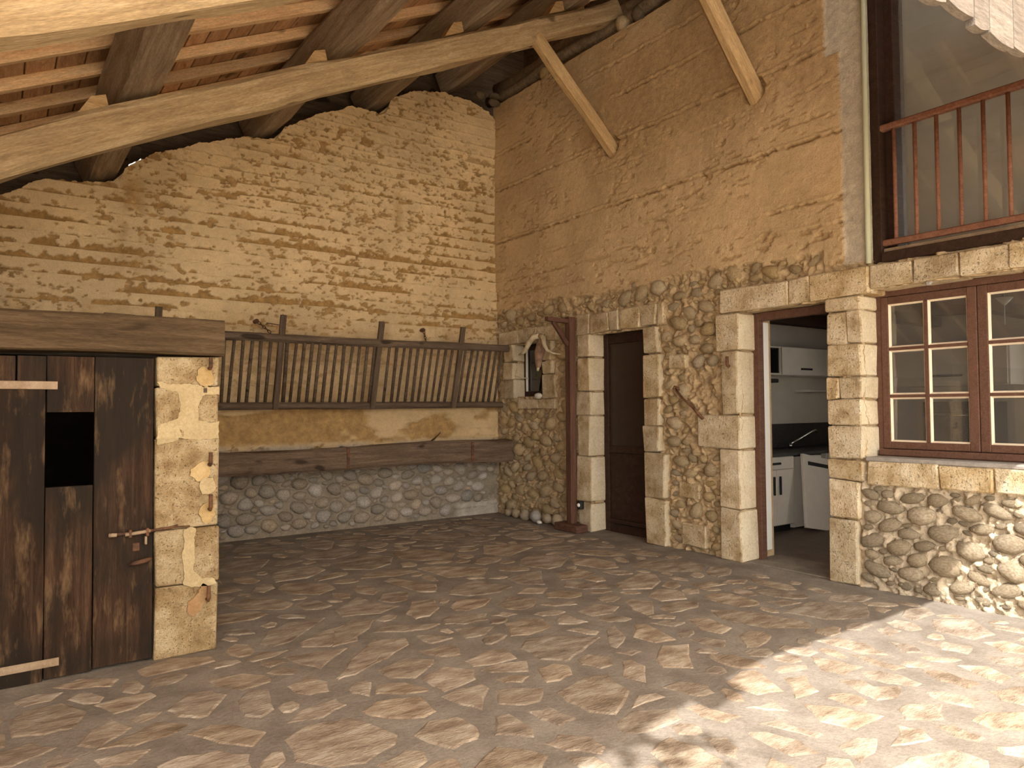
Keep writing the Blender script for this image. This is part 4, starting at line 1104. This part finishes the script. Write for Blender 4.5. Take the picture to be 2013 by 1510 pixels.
cb2 = thing('sink_cabinet', (8.5, KY, 0), 'white base cabinet at the far end of the kitchen worktop', 'cabinet')
box('carcass', (7.92, KY+.02, .08), (9.28, 5.40, .835), M['cab'], cb2, .003)
for a, b in ((7.93, 8.59), (8.60, 9.27)):
    dd = box('door', (a, KY, .09), (b, KY+.018, .828), M['cab'], cb2, .003); box('handle', (a+.04, KY-.022, .60), (a+.064, KY-.004, .78), M['black'], dd, .004)
fa = thing('kitchen_tap', (7.95, 5.28, .872), 'chrome kitchen tap with slanted spout above the worktop', 'tap')
tube('tap_body', [(7.90, 5.28, .872), (7.90, 5.28, .93)], .022, M['chrome'], fa, 12); tube('spout', [(7.90, 5.28, .92), (8.02, 5.24, .98), (8.2, 5.18, 1.07), (8.26, 5.165, 1.085), (8.275, 5.16, 1.06)], [.012, .011, .010, .014, .012], M['chrome'], fa, 10)
wc = thing('wall_cabinet', (7.7, 5.1, 1.75), 'white wall cabinet with open end niche and dark handle', 'cabinet')
for lo, hi in (((6.95, 5.10, 2.065), (9.28, 5.44, 2.085)), ((6.95, 5.10, 1.75), (9.28, 5.44, 1.77)), ((7.46, 5.10, 1.77), (7.48, 5.44, 2.065)), ((6.95, 5.42, 1.77), (7.46, 5.44, 2.065))):
    box('carcass_panel', lo, hi, M['black'] if lo[1] > 5.4 else M['cab'], wc, .002)
for lo, hi in (((7.445, 5.115, 1.77), (7.458, 5.42, 2.065)), ((6.95, 5.115, 2.055), (7.445, 5.42, 2.064)), ((6.95, 5.115, 1.771), (7.445, 5.42, 1.78)), ((6.95, 5.40, 1.78), (7.445, 5.418, 2.055))):
    box('niche_shade', lo, hi, M['black'], wc, .001)  # black panels put in to paint the shade inside the niche
for a, b, h0, h1 in ((7.485, 8.40, 7.84, 8.06), (8.405, 9.27, 8.7, 8.92)):
    dd = box('flap_door', (a, 5.082, 1.755), (b, 5.10, 2.08), M['cab'], wc, .003); box('handle', (h0, 5.06, 1.815), (h1, 5.078, 1.838), M['black'], dd, .004)
hd = box('cooker_hood', (6.70, 5.02, 1.655), (7.32, 5.44, 1.70), M['black'], None, .01); tag(hd, 'thin black cooker hood edge below the open niche', 'cooker hood')
sh = box('wall_shelf', (8.25, 5.22, 1.56), (8.75, 5.44, 1.585), M['white'], None, .003); tag(sh, 'small white shelf on the kitchen wall under the wall cabinet', 'shelf')
# units on the kitchen end wall, seen through the window
ec = thing('tall_cabinet', (9.0, 4.0, 0), 'white cabinet on the kitchen end wall seen through the left window panes', 'cabinet')
box('carcass', (8.72, 3.2, 1.60), (9.29, 4.6, 2.10), M['cab'], ec, .004)
dd = box('door', (8.70, 3.22, 1.61), (8.72, 4.58, 2.09), M['cab'], ec, .003); box('handle', (8.68, 3.65, 1.70), (8.698, 4.05, 1.725), M['black'], dd, .004)
ov = thing('oven', (9.0, 3.9, .9), 'dark oven on the kitchen end wall seen through the window', 'oven')
box('oven_body', (8.72, 3.45, .90), (9.29, 4.10, 1.42), M['black'], ov, .006); box('oven_door', (8.70, 3.47, .92), (8.722, 4.08, 1.30), M['black'], ov, .004); tube('oven_handle', [(8.675, 3.52, 1.27), (8.675, 4.03, 1.27)], .010, M['chrome'], ov, 8)
eb = thing('end_cabinet', (9.0, 3.0, 0), 'long white base cabinet below the oven on the kitchen end wall', 'cabinet')
box('carcass', (8.72, 1.2, .08), (9.29, 4.70, .88), M['cab'], eb, .004)
for k in range(5): box('door', (8.70, 1.22+.69*k, .09), (8.72, 1.89+.69*k, .87), M['cab'], eb, .003)
lp = thing('pendant_lamp', (6.6, 2.45, 2.2), 'small white cone lamp hanging inside the kitchen window', 'lamp')
v, f = lathe_vf([(.006, .0), (.062, .062), (.060, .064), (.004, .006)], 20); link('shade', pymesh('shade', v, f), M['white'], lp, T(6.6, 2.45, 2.185), True)
tube('cord', [(6.6, 2.45, 2.33), (6.6, 2.45, 2.03)], .003, M['white'], lp, 6)
for i, (y0, y1) in enumerate(((1.54, 1.70), (1.72, 1.92))):
    n = 24; pts = []
    for k in range(n+1): pts.append((5.86+.018*math.sin(k*1.9+i), y0+(y1-y0)*k/n))
    out = pts+[(x_+.006, y_) for x_, y_ in pts[::-1]]
    o = ext_poly('net_curtain', [(x_, y_) for x_, y_ in out], 'z', 1.05, 2.28, M['curtain'], None)
    tag(o, 'grey net curtain behind the right casement, %s' % ('at the far right' if i == 0 else 'next to the window centre'), 'curtain', 'window curtains')

# ------------------------------------------------------------------ bracket post, box, hooks, skull, loose stones
gp = thing('bracket_post', (5.34, 6.36, 0), 'brown wooden gallows post with short arm and brace beside the narrow door', 'post')
beam('post', (5.325, 6.36, .0), (5.325, 6.36, 2.42), .095, .085, M['postpaint'], gp, (-1, 0, 0), .008, .004, 10, seed=91)
beam('arm', (5.36, 6.36, 2.372), (4.985, 6.36, 2.384), .06, .05, M['postpaint'], gp, (0, 0, 1), .006, .003, 4, seed=92)
beam('brace', (5.29, 6.36, 2.10), (5.08, 6.36, 2.36), .05, .04, M['postpaint'], gp, (0, 1, 0), .006, .002, 4, seed=93)
box('base_block', (5.20, 6.13, .0), (5.365, 6.53, .085), M['postpaint'], gp, .008, .003)
sb = thing('socket_box', (5.375, 6.25, .28), 'small black socket box with white cap low beside the post', 'socket')
box('housing', (5.345, 6.225, .245), (5.398, 6.300, .335), M['black'], sb, .008); 
v, f = lathe_vf([(.0, .016), (.018, .014), (.022, .0)], 14); link('cap', pymesh('cap', v, f), M['white'], sb, T(5.345, 6.262, .29) @ Matrix.Rotation(-math.pi/2, 4, 'Y'), True)
sk = thing('horned_skull', (5.36, 6.97, 2.2), 'pale horned animal skull hung before the small window', 'skull')
tube('horn', [(5.34, 6.945, 2.255), (5.31, 7.02, 2.250), (5.29, 7.095, 2.185), (5.29, 7.155, 2.115), (5.30, 7.235, 2.066), (5.31, 7.345, 2.050)], [.034, .036, .034, .030, .020, .006], M['bone'], sk, 10)
tube('horn', [(5.34, 6.935, 2.255), (5.31, 6.84, 2.225), (5.29, 6.790, 2.130), (5.29, 6.735, 2.063), (5.30, 6.640, 2.025), (5.31, 6.52, 2.005)], [.034, .032, .026, .020, .013, .005], M['bone'], sk, 10)
tube('skull', [(5.38, 6.95, 2.25), (5.375, 6.965, 2.17), (5.36, 6.985, 2.06), (5.35, 6.99, 1.95), (5.35, 6.995, 1.88)], [.035, .055, .06, .045, .028], M['skull'], sk, 12)
tube('muzzle_tip', [(5.35, 6.995, 1.885), (5.345, 6.998, 1.835)], [.020, .014], M['bone'], sk, 8)
tube('hanging_wire', [(5.46, 6.95, 2.30), (5.40, 6.945, 2.27)], .003, M['iron'], sk, 5)
tag(rough_stone('white_stone', (5.425, 7.09, 1.535), .045, .065, .038, M['white_stone'], 61), 'rounded white stone on the sill of the small window', 'stone')
tag(rough_stone('round_stone', (5.33, 7.05, .075), .07, .085, .078, M['grey_stone'], 62), 'large round grey stone on the floor at the foot of the rubble wall', 'stone')
tag(rough_stone('white_pebble', (5.27, 6.90, .028), .03, .045, .026, M['white_stone'], 63), 'small flat white pebble on the floor beside the round grey stone', 'stone')
for i, (loc, s_, lb) in enumerate((((5.35, 7.30, .06), .07, 'brown stone on the floor left of the round grey stone'), ((5.36, 7.50, .06), .06, 'brown stone on the floor near the corner, second from the wall angle'), ((5.36, 6.86, .065), .065, 'brown stone on the floor right of the white pebble'), ((5.37, 6.68, .07), .075, 'brown stone on the floor close to the bracket post'), ((5.37, 7.68, .05), .055, 'brown stone lying in the angle of the two walls'))):
    tag(rough_stone('loose_stone', loc, s_*.8, s_*1.2, s_, M['cobble_house'], 70+i), lb, 'stone', 'loose stones at the foot of the wall')
ib = thing('iron_hook_bar', (5.37, 4.67, 1.4), 'rusty iron hook bar slanting across the rubble between the two doors', 'iron bar')
tube('bar', [(5.37, 4.835, 1.565), (5.355, 4.72, 1.465), (5.36, 4.60, 1.375), (5.375, 4.505, 1.275)], [.010, .010, .013, .016], M['iron'], ib, 8)
tube('eye', [(5.42, 4.83, 1.57), (5.37, 4.845, 1.59), (5.345, 4.84, 1.565), (5.365, 4.82, 1.545), (5.42, 4.82, 1.555)], .008, M['iron'], ib, 6)
hp = thing('door_hinge_pin', (5.38, 4.2, 1.78), 'rusty reddish hinge pin in the stone left of the kitchen doorway', 'hinge pin')
tube('pin', [(5.42, 4.20, 1.755), (5.36, 4.20, 1.755), (5.352, 4.20, 1.77), (5.352, 4.20, 1.84)], [.012, .012, .015, .014], M['iron'], hp, 8)
for i, y in enumerate((2.955, 2.50)):
    o = box('mortar_lump', (5.44, y-.022, 2.255), (5.49, y+.022, 2.29), M['grey_stone'], wall_right, .012, .004)
